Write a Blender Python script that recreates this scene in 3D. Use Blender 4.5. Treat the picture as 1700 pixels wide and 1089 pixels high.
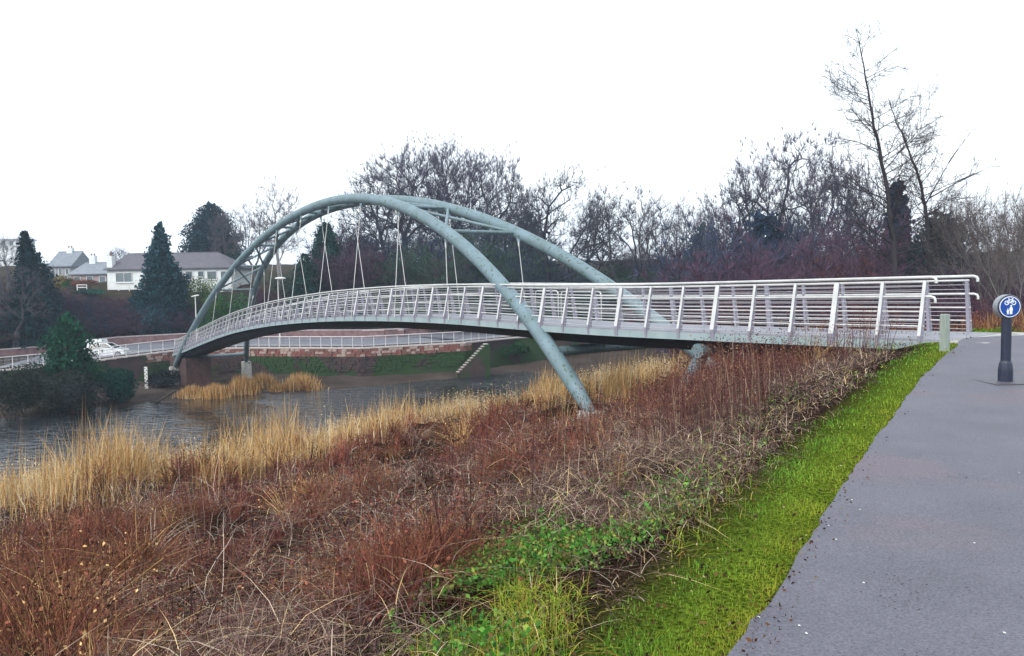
import bpy, bmesh, math, random
import numpy as np
from mathutils import Vector, Matrix
random.seed(7); rng = np.random.default_rng(11)
S = bpy.context.scene
for o in list(bpy.data.objects): bpy.data.objects.remove(o)
COL = S.collection
# ------------------------------------------------------------------ camera
F, PITCH, ROLL, ZC = 1270.665, 0.06133, -0.01793, 1.608
cd = bpy.data.cameras.new('camera'); cam = bpy.data.objects.new('camera', cd); COL.objects.link(cam)
cd.sensor_width = 36.0; cd.lens = 36.0*F/1700.0; cd.clip_end = 5000; cd.clip_start = 0.05
cam.matrix_world = Matrix.Translation((0, 0, ZC)) @ Matrix.Rotation(math.pi/2-PITCH, 4, 'X') @ Matrix.Rotation(ROLL, 4, 'Z')
S.camera = cam
# ------------------------------------------------------------------ sky, sun, exposure
W = bpy.data.worlds.new('World'); S.world = W; W.use_nodes = True
nt = W.node_tree; nt.nodes.clear()
out = nt.nodes.new('ShaderNodeOutputWorld'); bg = nt.nodes.new('ShaderNodeBackground'); bg.inputs[1].default_value = 0.135
sk = nt.nodes.new('ShaderNodeTexSky'); sk.sky_type = 'NISHITA'; sk.sun_disc = False
SUN_EL, SUN_AZ = math.radians(38), math.radians(215)      # azimuth clockwise from +Y: behind and to the left
sk.sun_elevation = SUN_EL; sk.sun_rotation = SUN_AZ; sk.air_density = 1.0; sk.dust_density = 3.0
hs = nt.nodes.new('ShaderNodeHueSaturation'); hs.inputs['Saturation'].default_value = 0.16
mx = nt.nodes.new('ShaderNodeMix'); mx.data_type = 'RGBA'; mx.inputs[0].default_value = 0.72
tcw = nt.nodes.new('ShaderNodeTexCoord'); nzw = nt.nodes.new('ShaderNodeTexNoise'); nzw.inputs['Scale'].default_value = 1.0; nzw.inputs['Detail'].default_value = 4
mpw = nt.nodes.new('ShaderNodeMapping'); mpw.inputs['Scale'].default_value = (1, 1, 3)
crw = nt.nodes.new('ShaderNodeValToRGB'); crw.color_ramp.elements[0].position = 0.3; crw.color_ramp.elements[1].position = 0.75
crw.color_ramp.elements[0].color = (6.2, 7.2, 8.4, 1); crw.color_ramp.elements[1].color = (9.4, 10.0, 10.4, 1)
L = nt.links.new
L(tcw.outputs['Generated'], mpw.inputs[0]); L(mpw.outputs[0], nzw.inputs['Vector']); L(nzw.outputs[0], crw.inputs[0])
L(sk.outputs[0], hs.inputs['Color']); L(hs.outputs[0], mx.inputs[6]); L(crw.outputs[0], mx.inputs[7])
L(mx.outputs[2], bg.inputs[0]); L(bg.outputs[0], out.inputs[0])
sl = bpy.data.lights.new('sun', 'SUN'); sl.energy = 1.5; sl.angle = math.radians(14); sl.color = (1, .96, .9)
so = bpy.data.objects.new('sun', sl); COL.objects.link(so)
sd = Vector((math.sin(SUN_AZ)*math.cos(SUN_EL), math.cos(SUN_AZ)*math.cos(SUN_EL), math.sin(SUN_EL)))
so.rotation_euler = (-sd).to_track_quat('-Z', 'Y').to_euler()
HAZE = .0006
S.view_settings.view_transform = 'Standard'; S.view_settings.look = 'None'
S.view_settings.exposure = 0.62; S.view_settings.gamma = 1; S.view_settings.use_curve_mapping = False
S.render.engine = 'CYCLES'; S.cycles.max_bounces = 6; S.cycles.diffuse_bounces = 2; S.cycles.glossy_bounces = 2
S.cycles.transparent_max_bounces = 8; S.cycles.volume_bounces = 0
# ------------------------------------------------------------------ helpers
def at(px, py, Y):                                        # a point of the place, Y metres ahead, seen in that direction
    a, b = px-850.0, py-544.5
    cr, sr = math.cos(ROLL), math.sin(ROLL); X = a*cr+b*sr; V = a*sr-b*cr
    u, v = X/F, V/F; cy, sy = math.cos(PITCH), math.sin(PITCH)
    y = cy+v*sy; z = v*cy-sy; t = Y/y
    return Vector((u*t, Y, ZC+z*t))
def mesh_np(name, v, f_loops, f_sizes, mat, parent=None, cols=None, smooth=False, mats=None):
    me = bpy.data.meshes.new(name); v = np.asarray(v, np.float32)
    me.vertices.add(len(v)); me.vertices.foreach_set('co', v.ravel())
    f_loops = np.asarray(f_loops, np.int32).ravel(); f_sizes = np.asarray(f_sizes, np.int32)
    me.loops.add(len(f_loops)); me.loops.foreach_set('vertex_index', f_loops)
    me.polygons.add(len(f_sizes)); me.polygons.foreach_set('loop_start', np.concatenate([[0], np.cumsum(f_sizes)[:-1]]).astype(np.int32))
    if smooth: me.polygons.foreach_set('use_smooth', np.ones(len(f_sizes), bool))
    if cols is not None:
        ca = me.color_attributes.new('Col', 'FLOAT_COLOR', 'POINT')
        c4 = np.ones((len(v), 4), np.float32); c4[:, :3] = cols; ca.data.foreach_set('color', c4.ravel())
    me.update(calc_edges=True); me.materials.append(mat)
    o = bpy.data.objects.new(name, me); COL.objects.link(o)
    if parent: o.parent = parent
    return o
def tag(o, label=None, cat=None, group=None, kind=None):
    if label: o['label'] = label
    if cat: o['category'] = cat
    if group: o['group'] = group
    if kind: o['kind'] = kind
    return o
def empty(name, loc=(0, 0, 0), rz=0.0):
    o = bpy.data.objects.new(name, None); COL.objects.link(o); o.location = loc; o.rotation_euler = (0, 0, rz); o.empty_display_size = .2
    return o
class MB:
    def __init__(s): s.v = []; s.f = []
    def poly(s, pts): n = len(s.v); s.v += [tuple(p) for p in pts]; s.f.append(tuple(range(n, n+len(pts))))
    def hexa(s, p):                                       # p: 4 bottom, 4 top
        n = len(s.v); s.v += [tuple(q) for q in p]
        for a in ((3, 2, 1, 0), (4, 5, 6, 7), (0, 1, 5, 4), (1, 2, 6, 5), (2, 3, 7, 6), (3, 0, 4, 7)): s.f.append(tuple(n+i for i in a))
        return s
    def box(s, c, d, rz=0.0, taper=1.0):
        cx, cy, cz = c; hx, hy, hz = d[0]/2, d[1]/2, d[2]/2; ca, sa = math.cos(rz), math.sin(rz); P = []
        for z, k in ((-hz, 1), (hz, taper)):
            for x, y in ((-hx, -hy), (hx, -hy), (hx, hy), (-hx, hy)): P.append((cx+(x*ca-y*sa)*k, cy+(x*sa+y*ca)*k, cz+z))
        return s.hexa(P)
    def tube(s, pts, r, n=10, cap=True):
        pts = [Vector(p) for p in pts]; R = r if isinstance(r, (list, tuple)) else [r]*len(pts); rings = []; up = None
        for i, p in enumerate(pts):
            t = (pts[min(i+1, len(pts)-1)]-pts[max(i-1, 0)]).normalized()
            if up is None:
                up = Vector((0, 0, 1)) if abs(t.z) < .9 else Vector((1, 0, 0))
            a = t.cross(up).normalized(); b = a.cross(t).normalized(); up = b
            k = len(s.v)
            for j in range(n):
                w = 2*math.pi*j/n; q = p+(a*math.cos(w)+b*math.sin(w))*R[i]; s.v.append(tuple(q))
            rings.append(k)
        for i in range(len(rings)-1):
            for j in range(n):
                j2 = (j+1) % n; s.f.append((rings[i]+j, rings[i]+j2, rings[i+1]+j2, rings[i+1]+j))
        if cap:
            s.f.append(tuple(rings[0]+j for j in range(n-1, -1, -1))); s.f.append(tuple(rings[-1]+j for j in range(n)))
        return s
    def prism(s, outline, origin, ax, ay, axn, depth):    # outline in (ax,ay), extruded along axn by depth
        o = Vector(origin); ax, ay, axn = Vector(ax), Vector(ay), Vector(axn); n = len(outline); k = len(s.v)
        for d in (0, depth):
            for a, b in outline: s.v.append(tuple(o+ax*a+ay*b+axn*d))
        s.f.append(tuple(range(k, k+n))); s.f.append(tuple(range(k+2*n-1, k+n-1, -1)))
        for i in range(n): j = (i+1) % n; s.f.append((k+j, k+i, k+n+i, k+n+j))
        return s
    def build(s, name, mat, parent=None, smooth=False, bevel=0.0):
        me = bpy.data.meshes.new(name); me.from_pydata(s.v, [], s.f); me.validate()
        bm = bmesh.new(); bm.from_mesh(me); bmesh.ops.recalc_face_normals(bm, faces=bm.faces)
        if bevel: bmesh.ops.bevel(bm, geom=list(bm.edges), offset=bevel, segments=2, affect='EDGES', profile=.6)
        bm.to_mesh(me); bm.free(); me.materials.append(mat)
        if smooth:
            me.polygons.foreach_set('use_smooth', [len(p.vertices) <= 4 for p in me.polygons])
            me.set_sharp_from_angle(angle=math.radians(50))
        o = bpy.data.objects.new(name, me); COL.objects.link(o)
        if parent: o.parent = parent
        return o
def inst(src, name, loc, rz=0.0, sc=1.0, parent=None):
    o = src.copy(); o.name = name; COL.objects.link(o); o.location = loc; o.rotation_euler = (0, 0, rz); o.scale = (sc, sc, sc) if not isinstance(sc, tuple) else sc
    if parent: o.parent = parent
    return o
_mats = {}
def mat(name, c1, c2=None, rough=.8, scale=5.0, bump=0.0, bscale=None, metal=0.0, spec=.5, c3=None, s3=40.0, t3=.62, detail=5, stretch=(1, 1, 1), coat=0, thr=(.35, .65)):
    if name in _mats: return _mats[name]
    m = bpy.data.materials.new(name); m.use_nodes = True; t = m.node_tree; b = t.nodes['Principled BSDF']; l = t.links.new
    b.inputs['Roughness'].default_value = rough; b.inputs['Metallic'].default_value = metal; b.inputs['Specular IOR Level'].default_value = spec
    if coat: b.inputs['Coat Weight'].default_value = coat
    b.inputs['Base Color'].default_value = (*c1, 1)
    tc = t.nodes.new('ShaderNodeTexCoord'); mp = t.nodes.new('ShaderNodeMapping'); mp.inputs['Scale'].default_value = stretch; l(tc.outputs['Object'], mp.inputs[0])
    last = None
    if c2 is not None:
        n = t.nodes.new('ShaderNodeTexNoise'); n.inputs['Scale'].default_value = scale; n.inputs['Detail'].default_value = detail; l(mp.outputs[0], n.inputs['Vector'])
        r = t.nodes.new('ShaderNodeValToRGB'); r.color_ramp.elements[0].position = thr[0]; r.color_ramp.elements[1].position = thr[1]
        r.color_ramp.elements[0].color = (*c1, 1); r.color_ramp.elements[1].color = (*c2, 1); l(n.outputs[0], r.inputs[0]); last = r.outputs[0]
    if c3 is not None:
        n = t.nodes.new('ShaderNodeTexNoise'); n.inputs['Scale'].default_value = s3; n.inputs['Detail'].default_value = 4; l(mp.outputs[0], n.inputs['Vector'])
        r = t.nodes.new('ShaderNodeValToRGB'); r.color_ramp.elements[0].position = t3; r.color_ramp.elements[1].position = min(1, t3+.06); l(n.outputs[0], r.inputs[0])
        x = t.nodes.new('ShaderNodeMix'); x.data_type = 'RGBA'; l(r.outputs[0], x.inputs[0])
        if last: l(last, x.inputs[6])
        else: x.inputs[6].default_value = (*c1, 1)
        x.inputs[7].default_value = (*c3, 1); last = x.outputs[2]
    if last: l(last, b.inputs['Base Color'])
    if bump:
        n = t.nodes.new('ShaderNodeTexNoise'); n.inputs['Scale'].default_value = bscale or scale*3; n.inputs['Detail'].default_value = 6; l(mp.outputs[0], n.inputs['Vector'])
        u = t.nodes.new('ShaderNodeBump'); u.inputs['Strength'].default_value = 1.0; u.inputs['Distance'].default_value = bump; l(n.outputs[0], u.inputs['Height']); l(u.outputs[0], b.inputs['Normal'])
    _mats[name] = m; return m
def vcol_mat(name, rough=.75, trans=.0, tint=None, spec=.3):
    if name in _mats: return _mats[name]
    m = bpy.data.materials.new(name); m.use_nodes = True; t = m.node_tree; b = t.nodes['Principled BSDF']; l = t.links.new
    a = t.nodes.new('ShaderNodeAttribute'); a.attribute_name = 'Col'; l(a.outputs['Color'], b.inputs['Base Color'])
    b.inputs['Roughness'].default_value = rough; b.inputs['Specular IOR Level'].default_value = spec
    if trans:
        o = t.nodes['Material Output']; tr = t.nodes.new('ShaderNodeBsdfTranslucent'); l(a.outputs['Color'], tr.inputs[0]); x = t.nodes.new('ShaderNodeMixShader'); x.inputs[0].default_value = trans
        l(b.outputs[0], x.inputs[1]); l(tr.outputs[0], x.inputs[2]); l(x.outputs[0], o.inputs[0])
    _mats[name] = m; return m
def vnoise(x, y, seed=0):
    x = np.asarray(x, float); y = np.asarray(y, float); xi = np.floor(x).astype(np.int64); yi = np.floor(y).astype(np.int64); fx = x-xi; fy = y-yi
    def h(a, b):
        n = (a*374761393+b*668265263+seed*1442695041) & 0x7fffffff; n = ((n ^ (n >> 13))*1274126177) & 0x7fffffff; n = n ^ (n >> 16); return (n & 0xffff)/65535.0
    sx = fx*fx*(3-2*fx); sy = fy*fy*(3-2*fy)
    return (h(xi, yi)*(1-sx)+h(xi+1, yi)*sx)*(1-sy)+(h(xi, yi+1)*(1-sx)+h(xi+1, yi+1)*sx)*sy
def fbm(x, y, seed=0, o=3): return sum(vnoise(x*2**i, y*2**i, seed+i)/2**i for i in range(o))/(2-.5**(o-1))
def sdist(P, poly):                                        # signed distance to polyline, positive to its left
    P = np.asarray(P, float); best = np.full(P.shape[0], 1e9); sg = np.zeros(P.shape[0])
    for a, b in zip(poly[:-1], poly[1:]):
        a = np.array(a); b = np.array(b); ab = b-a; t = np.clip(((P-a)@ab)/(ab@ab), 0, 1); d = P-(a+t[:, None]*ab); dd = np.hypot(d[:, 0], d[:, 1])
        c = ab[0]*(P[:, 1]-a[1])-ab[1]*(P[:, 0]-a[0]); m = dd < best-1e-9; best[m] = dd[m]; sg[m] = np.sign(c[m])
    return best*np.where(sg == 0, 1, sg)
# ------------------------------------------------------------------ lie of the land
EDGE = [(-9, -12), (-1.4, -.6), (.91, 3.16), (1.62, 4.33), (2.47, 5.71), (3.68, 7.58), (5.16, 9.82), (7.18, 12.84), (8.39, 14.43), (9.3, 15.9), (12.5, 19.5), (22, 27), (48, 42), (110, 70)]
def _smooth(pl, it=2):
    for _ in range(it):
        o = [pl[0]]
        for a, b in zip(pl[:-1], pl[1:]): o += [(a[0]*.75+b[0]*.25, a[1]*.75+b[1]*.25), (a[0]*.25+b[0]*.75, a[1]*.25+b[1]*.75)]
        pl = o+[pl[-1]]
    return pl
PATHL = _smooth(EDGE[:10]+[(9.95, 16.45), (11.3, 16.75)])
WN = (-.51, .86); QN, QF, ZW = 41.1, 70.0, -8.3
WALLPX = [(-260, 632, 60), (-90, 622, 65), (0, 614, 69), (120, 603, 72.5), (210, 591, 76), (310, 579, 80.5), (412, 576.5, 81.5), (600, 577, 78.5), (770, 568, 81.5), (860, 559.5, 88)]
WALL3 = [at(*w) for w in WALLPX]; WALL3 += [Vector((16, 96, WALL3[-1].z)), Vector((60, 122, WALL3[-1].z))]
WALL = [(w.x, w.y) for w in WALL3]; WX = [w.x for w in WALL3]; WZ = [w.z for w in WALL3]
def zpath(Y): return .22*np.clip((np.asarray(Y, float)-5)/11, 0, 1)
def ground_z(X, Y):
    X = np.atleast_1d(np.asarray(X, float)); Y = np.atleast_1d(np.asarray(Y, float)); P = np.stack([X, Y], -1)
    d = sdist(P, EDGE); q = X*WN[0]+Y*WN[1]; a = X*.86+Y*.51
    r = np.clip(d/np.maximum(d+np.maximum(QN-q, 0), .1), 0, 1)
    prof = np.interp(r, [0, .02, .05, .1, .17, .26, .45, .65, .8, .92, 1], [0, -.04, -.3, -.95, -1.75, -2.7, -3.7, -5.1, -6.6, -7.6, -8.3])
    k = 1-.011*np.clip(a-3, -10, 40)*np.clip((1-r)/.15, 0, 1)
    zn = prof*k+zpath(Y)*np.clip(1-d/4, 0, 1)-.02
    zn += (fbm(X*.5, Y*.5, 3)-.5)*.5*np.clip((d-1)/3, 0, 1)+(fbm(X*.75+2, Y*.75, 66)-.5)*1.05*np.clip((d-1.5)/2.5, 0, 1)*np.clip((1-r)*5, 0, 1)+(fbm(X*.13, Y*.13, 5)-.5)*1.0*np.clip((d-4)/8, 0, 1)*np.clip((1-r)*6, 0, 1)
    zr = zpath(Y)-.03+np.clip(-d-7, 0, 60)*.03
    z = np.where(d > 0, zn, zr)
    wd = sdist(P, WALL); QFx = QF-np.clip(X-1, 0, 22)*1.05; e = q-QFx
    bed = -8.3-1.0*np.clip(np.minimum(q-QN, QFx-q)/3, 0, 1)
    beach = ZW-.05+.55*np.clip(e, 0, 99)/(np.clip(e, 0, 99)+np.clip(-wd, 0, 99)+1.5)*(1+1.6*np.clip((X-2)/12, 0, 1))+(fbm(X*.4, Y*.4, 8)-.5)*.35
    zt = np.interp(X, WX, WZ); s = np.clip((X-2)/10, 0, 1); ww = np.clip((wd-.7)/(.5+9*s), 0, 1)
    hill = np.interp(wd, [14, 17, 26, 34, 60, 120, 400], [0, 1.2, 5.6, 6.4, 8.0, 12, 18])+(fbm(X*.08, Y*.08, 2)-.5)*2.5*np.clip((wd-16)/10, 0, 1)
    far = np.where(wd > 0, beach*(1-ww)+(zt-.08+hill)*ww, beach)
    z = np.where(q > QN, np.where(q < QFx, bed, far), z)
    return z
def gz(x, y): return float(ground_z([x], [y])[0])
def terrain():
    rad = [0.4]
    while rad[-1] < 2600:
        r = rad[-1]; st = max(.12, r*.022)
        if 66 < r < 110: st = .8
        rad.append(r+st)
    rad = np.array(rad); ang = np.concatenate([np.linspace(-48, 48, 300), np.linspace(52, 308, 64)]); ang = np.radians(ang)
    R, A = np.meshgrid(rad, ang, indexing='ij'); X = R*np.sin(A); Y = R*np.cos(A); Z = ground_z(X.ravel(), Y.ravel())
    n, m = R.shape; V = np.stack([X.ravel(), Y.ravel(), Z], -1); i = np.arange(n-1)[:, None]*m; j = np.arange(m)[None]; j2 = (j+1) % m
    q = np.stack([i+j, i+m+j, i+m+j2, i+j2], -1).reshape(-1, 4)
    cen = len(V); V = np.vstack([V, [[0, 0, gz(0, 0)]]])
    k = np.arange(m); tri = np.stack([np.full(m, cen), k, (k+1) % m], -1)
    P = V[:, :2]; d = sdist(P, EDGE); qq = P@np.array(WN); wd = sdist(P, WALL); N = len(V)
    c = np.tile([.022, .014, .010], (N, 1)); f = fbm(P[:, 0]*.6, P[:, 1]*.6, 21)[:, None]
    c = c*(.6+.9*f)
    g = np.clip(1.6-d/.5, 0, 1)[:, None]*(d > -30)[:, None]; c = c*(1-g)+np.array([.085, .13, .015])*g
    be = ((qq > QF-6-np.clip(P[:, 0]-1, 0, 22)*1.05) & (wd < .5))[:, None]; c = np.where(be, np.array([.082, .066, .064])*(.55+.9*f), c)
    fa = (wd >= .5)[:, None]; c = np.where(fa, np.array([.05, .042, .032])*(.6+.9*f), c)
    return mesh_np('ground', V, np.concatenate([q.ravel(), tri.ravel()]), np.concatenate([np.full(len(q), 4), np.full(m, 3)]), GROUND, cols=c, smooth=True)
GROUND = vcol_mat('soil_and_turf', .95, spec=0)
t = GROUND.node_tree; n_ = t.nodes.new('ShaderNodeTexNoise'); n_.inputs['Scale'].default_value = 9; n_.inputs['Detail'].default_value = 8
tc_ = t.nodes.new('ShaderNodeTexCoord'); t.links.new(tc_.outputs['Object'], n_.inputs['Vector'])
n3_ = t.nodes.new('ShaderNodeTexNoise'); n3_.inputs['Scale'].default_value = 42; n3_.inputs['Detail'].default_value = 5; t.links.new(tc_.outputs['Object'], n3_.inputs['Vector'])
r3_ = t.nodes.new('ShaderNodeValToRGB'); r3_.color_ramp.elements[0].position = .36; r3_.color_ramp.elements[1].position = .66; r3_.color_ramp.elements[0].color = (.3, .33, .3, 1); r3_.color_ramp.elements[1].color = (1.5, 1.4, 1.2, 1); t.links.new(n3_.outputs[0], r3_.inputs[0])
m3_ = t.nodes.new('ShaderNodeMix'); m3_.data_type = 'RGBA'; m3_.blend_type = 'MULTIPLY'; m3_.inputs[0].default_value = 1; bs_ = t.nodes['Principled BSDF']; t.links.new(bs_.inputs['Base Color'].links[0].from_socket, m3_.inputs[6]); t.links.new(r3_.outputs[0], m3_.inputs[7]); t.links.new(m3_.outputs[2], bs_.inputs['Base Color'])
b_ = t.nodes.new('ShaderNodeBump'); b_.inputs['Distance'].default_value = .12; t.links.new(n_.outputs[0], b_.inputs['Height']); t.links.new(b_.outputs[0], t.nodes['Principled BSDF'].inputs['Normal'])
tag(terrain(), kind='structure')
# water
def make_water():
    m = bpy.data.materials.new('river_water'); m.use_nodes = True; t = m.node_tree; b = t.nodes['Principled BSDF']; l = t.links.new
    b.inputs['Base Color'].default_value = (.012, .017, .022, 1); b.inputs['Roughness'].default_value = .03; b.inputs['IOR'].default_value = 1.75
    tc = t.nodes.new('ShaderNodeTexCoord'); mp = t.nodes.new('ShaderNodeMapping'); mp.inputs['Rotation'].default_value = (0, 0, math.radians(-12)); mp.inputs['Scale'].default_value = (1.0, 1.9, 1)
    l(tc.outputs['Object'], mp.inputs[0])
    n1 = t.nodes.new('ShaderNodeTexNoise'); n1.inputs['Scale'].default_value = 1.0; n1.inputs['Detail'].default_value = 3; n1.inputs['Roughness'].default_value = .55; l(mp.outputs[0], n1.inputs['Vector'])
    n2 = t.nodes.new('ShaderNodeTexNoise'); n2.inputs['Scale'].default_value = .09; n2.inputs['Detail'].default_value = 2; l(tc.outputs['Object'], n2.inputs['Vector'])
    r = t.nodes.new('ShaderNodeValToRGB'); r.color_ramp.elements[0].position = .36; r.color_ramp.elements[1].position = .6; r.color_ramp.elements[0].color = (.1, .1, .1, 1); l(n2.outputs[0], r.inputs[0])
    mu = t.nodes.new('ShaderNodeMath'); mu.operation = 'MULTIPLY'; l(n1.outputs[0], mu.inputs[0]); l(r.outputs[0], mu.inputs[1])
    u = t.nodes.new('ShaderNodeBump'); u.inputs['Distance'].default_value = .38; l(mu.outputs[0], u.inputs['Height']); l(u.outputs[0], b.inputs['Normal'])
    n = Vector((WN[0], WN[1], 0)); d = Vector((.86, .51, 0)); M = MB()
    M.poly([n*38+d*-400+Vector((0, 0, ZW)), n*38+d*700+Vector((0, 0, ZW)), n*86+d*700+Vector((0, 0, ZW)), n*86+d*-400+Vector((0, 0, ZW))])
    return M.build('river', m)
tag(make_water(), kind='structure')
# path
ASPH = mat('wet_asphalt', (.098, .095, .116), (.118, .114, .138), rough=.6, scale=1.4, bump=.006, bscale=140, c3=(.128, .106, .126), s3=.5, t3=.56, spec=.4, detail=9)
t = ASPH.node_tree; bs = t.nodes['Principled BSDF']; src = bs.inputs['Base Color'].links[0].from_socket
n_ = t.nodes.new('ShaderNodeTexNoise'); n_.inputs['Scale'].default_value = 75; n_.inputs['Detail'].default_value = 8; n_.inputs['Roughness'].default_value = .75; tc_ = t.nodes.new('ShaderNodeTexCoord'); t.links.new(tc_.outputs['Object'], n_.inputs['Vector'])
r_ = t.nodes.new('ShaderNodeValToRGB'); r_.color_ramp.elements[0].position = .3; r_.color_ramp.elements[1].position = .7; r_.color_ramp.elements[0].color = (.38, .38, .38, 1); r_.color_ramp.elements[1].color = (1.7, 1.7, 1.7, 1); t.links.new(n_.outputs[0], r_.inputs[0])
x_ = t.nodes.new('ShaderNodeMix'); x_.data_type = 'RGBA'; x_.blend_type = 'MULTIPLY'; x_.inputs[0].default_value = 1; t.links.new(src, x_.inputs[6]); t.links.new(r_.outputs[0], x_.inputs[7]); t.links.new(x_.outputs[2], bs.inputs['Base Color'])
def resample(poly, step):
    P = [Vector((*p, 0)) for p in poly]; o = [P[0]]
    for a, b in zip(P[:-1], P[1:]):
        n = max(1, int((b-a).length/step))
        for i in range(1, n+1): o.append(a.lerp(b, i/n))
    return o
def make_path():
    lf = resample(PATHL, .12); rt = [Vector((p.x+9+.3*max(0, 14-p.y)*0, p.y-4.5, 0)) for p in lf]
    V = []; n = 26
    for i, (a, b) in enumerate(zip(lf, rt)):
        w = (vnoise(i*.11, 0, 4)-.5)*.05+(vnoise(i*.9, 0, 9)-.5)*.03
        for j in range(n+1):
            p = a.lerp(b, (j/n)**1.6); 
            if j == 0: p = p+Vector((-.85, .53, 0))*w
            V.append((p.x, p.y, float(zpath(p.y))+.004))
    V = np.array(V); m = n+1; i = np.arange(len(lf)-1)[:, None]*m; j = np.arange(n)[None]
    q = np.stack([i+j, i+j+1, i+m+j+1, i+m+j], -1).reshape(-1, 4)
    return mesh_np('path', V, q.ravel(), np.full(len(q), 4), ASPH, smooth=True)
tag(make_path(), kind='structure')
# far road
ROADM = mat('road_asphalt', (.12, .125, .15), (.17, .175, .2), rough=.6, scale=.4)
def ribbon(name, o1, o2, dz, m, zz=None):
    pl = resample(WALL[:-1], 2.0); V = []
    for i, p in enumerate(pl):
        t = (pl[min(i+1, len(pl)-1)]-pl[max(i-1, 0)]).normalized(); nn = Vector((-t.y, t.x, 0)); z = float(np.interp(p.x, WX, WZ))
        for o in (o1, o2): q = p+nn*o; V.append((q.x, q.y, z+dz))
    k = np.arange(len(pl)-1)*2; q = np.stack([k, k+2, k+3, k+1], -1)
    return mesh_np(name, V, q.ravel(), np.full(len(q), 4), m)
tag(ribbon('road', 2.4, 13.4, .0, ROADM), kind='structure')
tag(ribbon('pavement', .6, 2.4, .1, mat('paving_grey', (.25, .24, .24), (.32, .31, .31), scale=.8)), kind='structure')
# ------------------------------------------------------------------ mist in the air
HZ = bpy.data.materials.new('mist'); HZ.use_nodes = True; HZ.node_tree.nodes.clear(); o_ = HZ.node_tree.nodes.new('ShaderNodeOutputMaterial'); v_ = HZ.node_tree.nodes.new('ShaderNodeVolumePrincipled')
v_.inputs['Color'].default_value = (.70, .84, 1, 1); v_.inputs['Density'].default_value = HAZE; v_.inputs['Anisotropy'].default_value = .2; HZ.node_tree.links.new(v_.outputs[0], o_.inputs['Volume'])
tag(MB().box((0, 120, 10), (700, 560, 50)).build('haze', HZ), kind='stuff')
# ------------------------------------------------------------------ bridge
A = {'X0': 9.08104, 'Y0': 15.94985, 'th0': 0.69426, 'k1': 0.07786, 'k2': 0.22082, 'k3': -0.18361, 'bow': -1.08394, 'skew': -0.25626, 'u1': 9.7234, 'u2': 72.68292, 'o1': 1.57772, 'o2': 1.85924, 'zf1': -2.55473, 'zf2': -6.3298, 'wf': 3.4823, 'wt': 0.60365, 'H': 10.56283, 'sh': 0.19498, 'n0': 0.20667, 'dn': 0.07817}
US = np.linspace(-2, 78, 600); TH = A['th0']-(A['k1']*(US/60)+A['k2']*(US/60)**2+A['k3']*(US/60)**3)
h_ = US[1]-US[0]; XS = np.concatenate([[0], np.cumsum(-(np.sin(TH[1:])+np.sin(TH[:-1]))/2*h_)]); YS = np.concatenate([[0], np.cumsum((np.cos(TH[1:])+np.cos(TH[:-1]))/2*h_)])
XS += A['X0']-np.interp(0, US, XS); YS += A['Y0']-np.interp(0, US, YS)
ZT = ([-2, 0, 5, 10, 13, 18, 22, 26, 30, 35, 40, 45, 50, 55, 60, 64, 70, 74, 78], [.3, .28, .22, .17, .19, .26, .235, .145, .0, -.27, -.62, -1.06, -1.58, -2.22, -2.92, -3.5, -4.4, -4.95, -5.2])
zt_s = np.interp(US, *ZT)
kern = np.ones(25)/25; zt_s = np.convolve(np.pad(zt_s, 12, mode='edge'), kern, 'valid')
WD = 2.9
def D(u, p=0.0, z=0.0):                                    # point on the deck: u along, p across from the near edge, z above it
    th = float(np.interp(u, US, TH)); return Vector((float(np.interp(u, US, XS))+p*math.cos(th), float(np.interp(u, US, YS))+p*math.sin(th), float(np.interp(u, US, zt_s))+z))
def Dax(u): th = float(np.interp(u, US, TH)); return Vector((-math.sin(th), math.cos(th), 0)), Vector((math.cos(th), math.sin(th), 0))
c1 = D(A['u1'], WD/2+A['o1']); c2 = D(A['u2'], WD/2+A['o2']); c1.z = A['zf1']; c2.z = A['zf2']
CH = Vector((c2.x-c1.x, c2.y-c1.y, 0)).normalized(); PV = Vector((CH.y, -CH.x, 0))
def arch(side, s):
    q = 4*s*(1-s); g = q*(1+A['sh']*(1-q))*(1+A['skew']*(s-.5)); w = A['wf']*(1-q)+A['wt']*q
    return c1.lerp(c2, s)+PV*(side*w+A['bow']*q)+Vector((0, 0, A['H']*g))
STEEL = mat('painted_steel_tube', (.165, .235, .27), (.12, .18, .19), rough=.5, scale=1.4, bump=.002, bscale=30, c3=(.06, .09, .05), s3=8, t3=.6, spec=.4, detail=9)
RAILM = mat('pale_painted_rail', (.62, .62, .60), (.50, .50, .49), rough=.35, scale=3, spec=.5, metal=.15)
POSTM = mat('grey_painted_post', (.62, .6, .64), (.5, .49, .54), rough=.5, scale=2.5, c3=(.2, .24, .2), s3=14, t3=.66)
DECKM = mat('deck_surface', (.22, .22, .25), (.28, .28, .31), rough=.5, scale=2)
FASC = mat('fascia_paint', (.25, .33, .34), (.31, .38, .39), rough=.5, scale=1.5, c3=(.15, .2, .15), s3=7, t3=.66)
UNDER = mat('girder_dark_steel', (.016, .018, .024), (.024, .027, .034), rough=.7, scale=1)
CONC = mat('weathered_concrete', (.30, .29, .27), (.42, .41, .39), rough=.9, scale=4, bump=.01, c3=(.1, .13, .07), s3=3, t3=.6)
br = empty('footbridge', D(0, WD/2)); BL = br.location.copy(); br.location = (0, 0, 0)
tag(br, 'grey green tubular steel arch footbridge with railed curving deck crossing the river', 'footbridge')
def tubepath(fn, a, b, n): return [fn(a+(b-a)*i/n) for i in range(n+1)]
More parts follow.
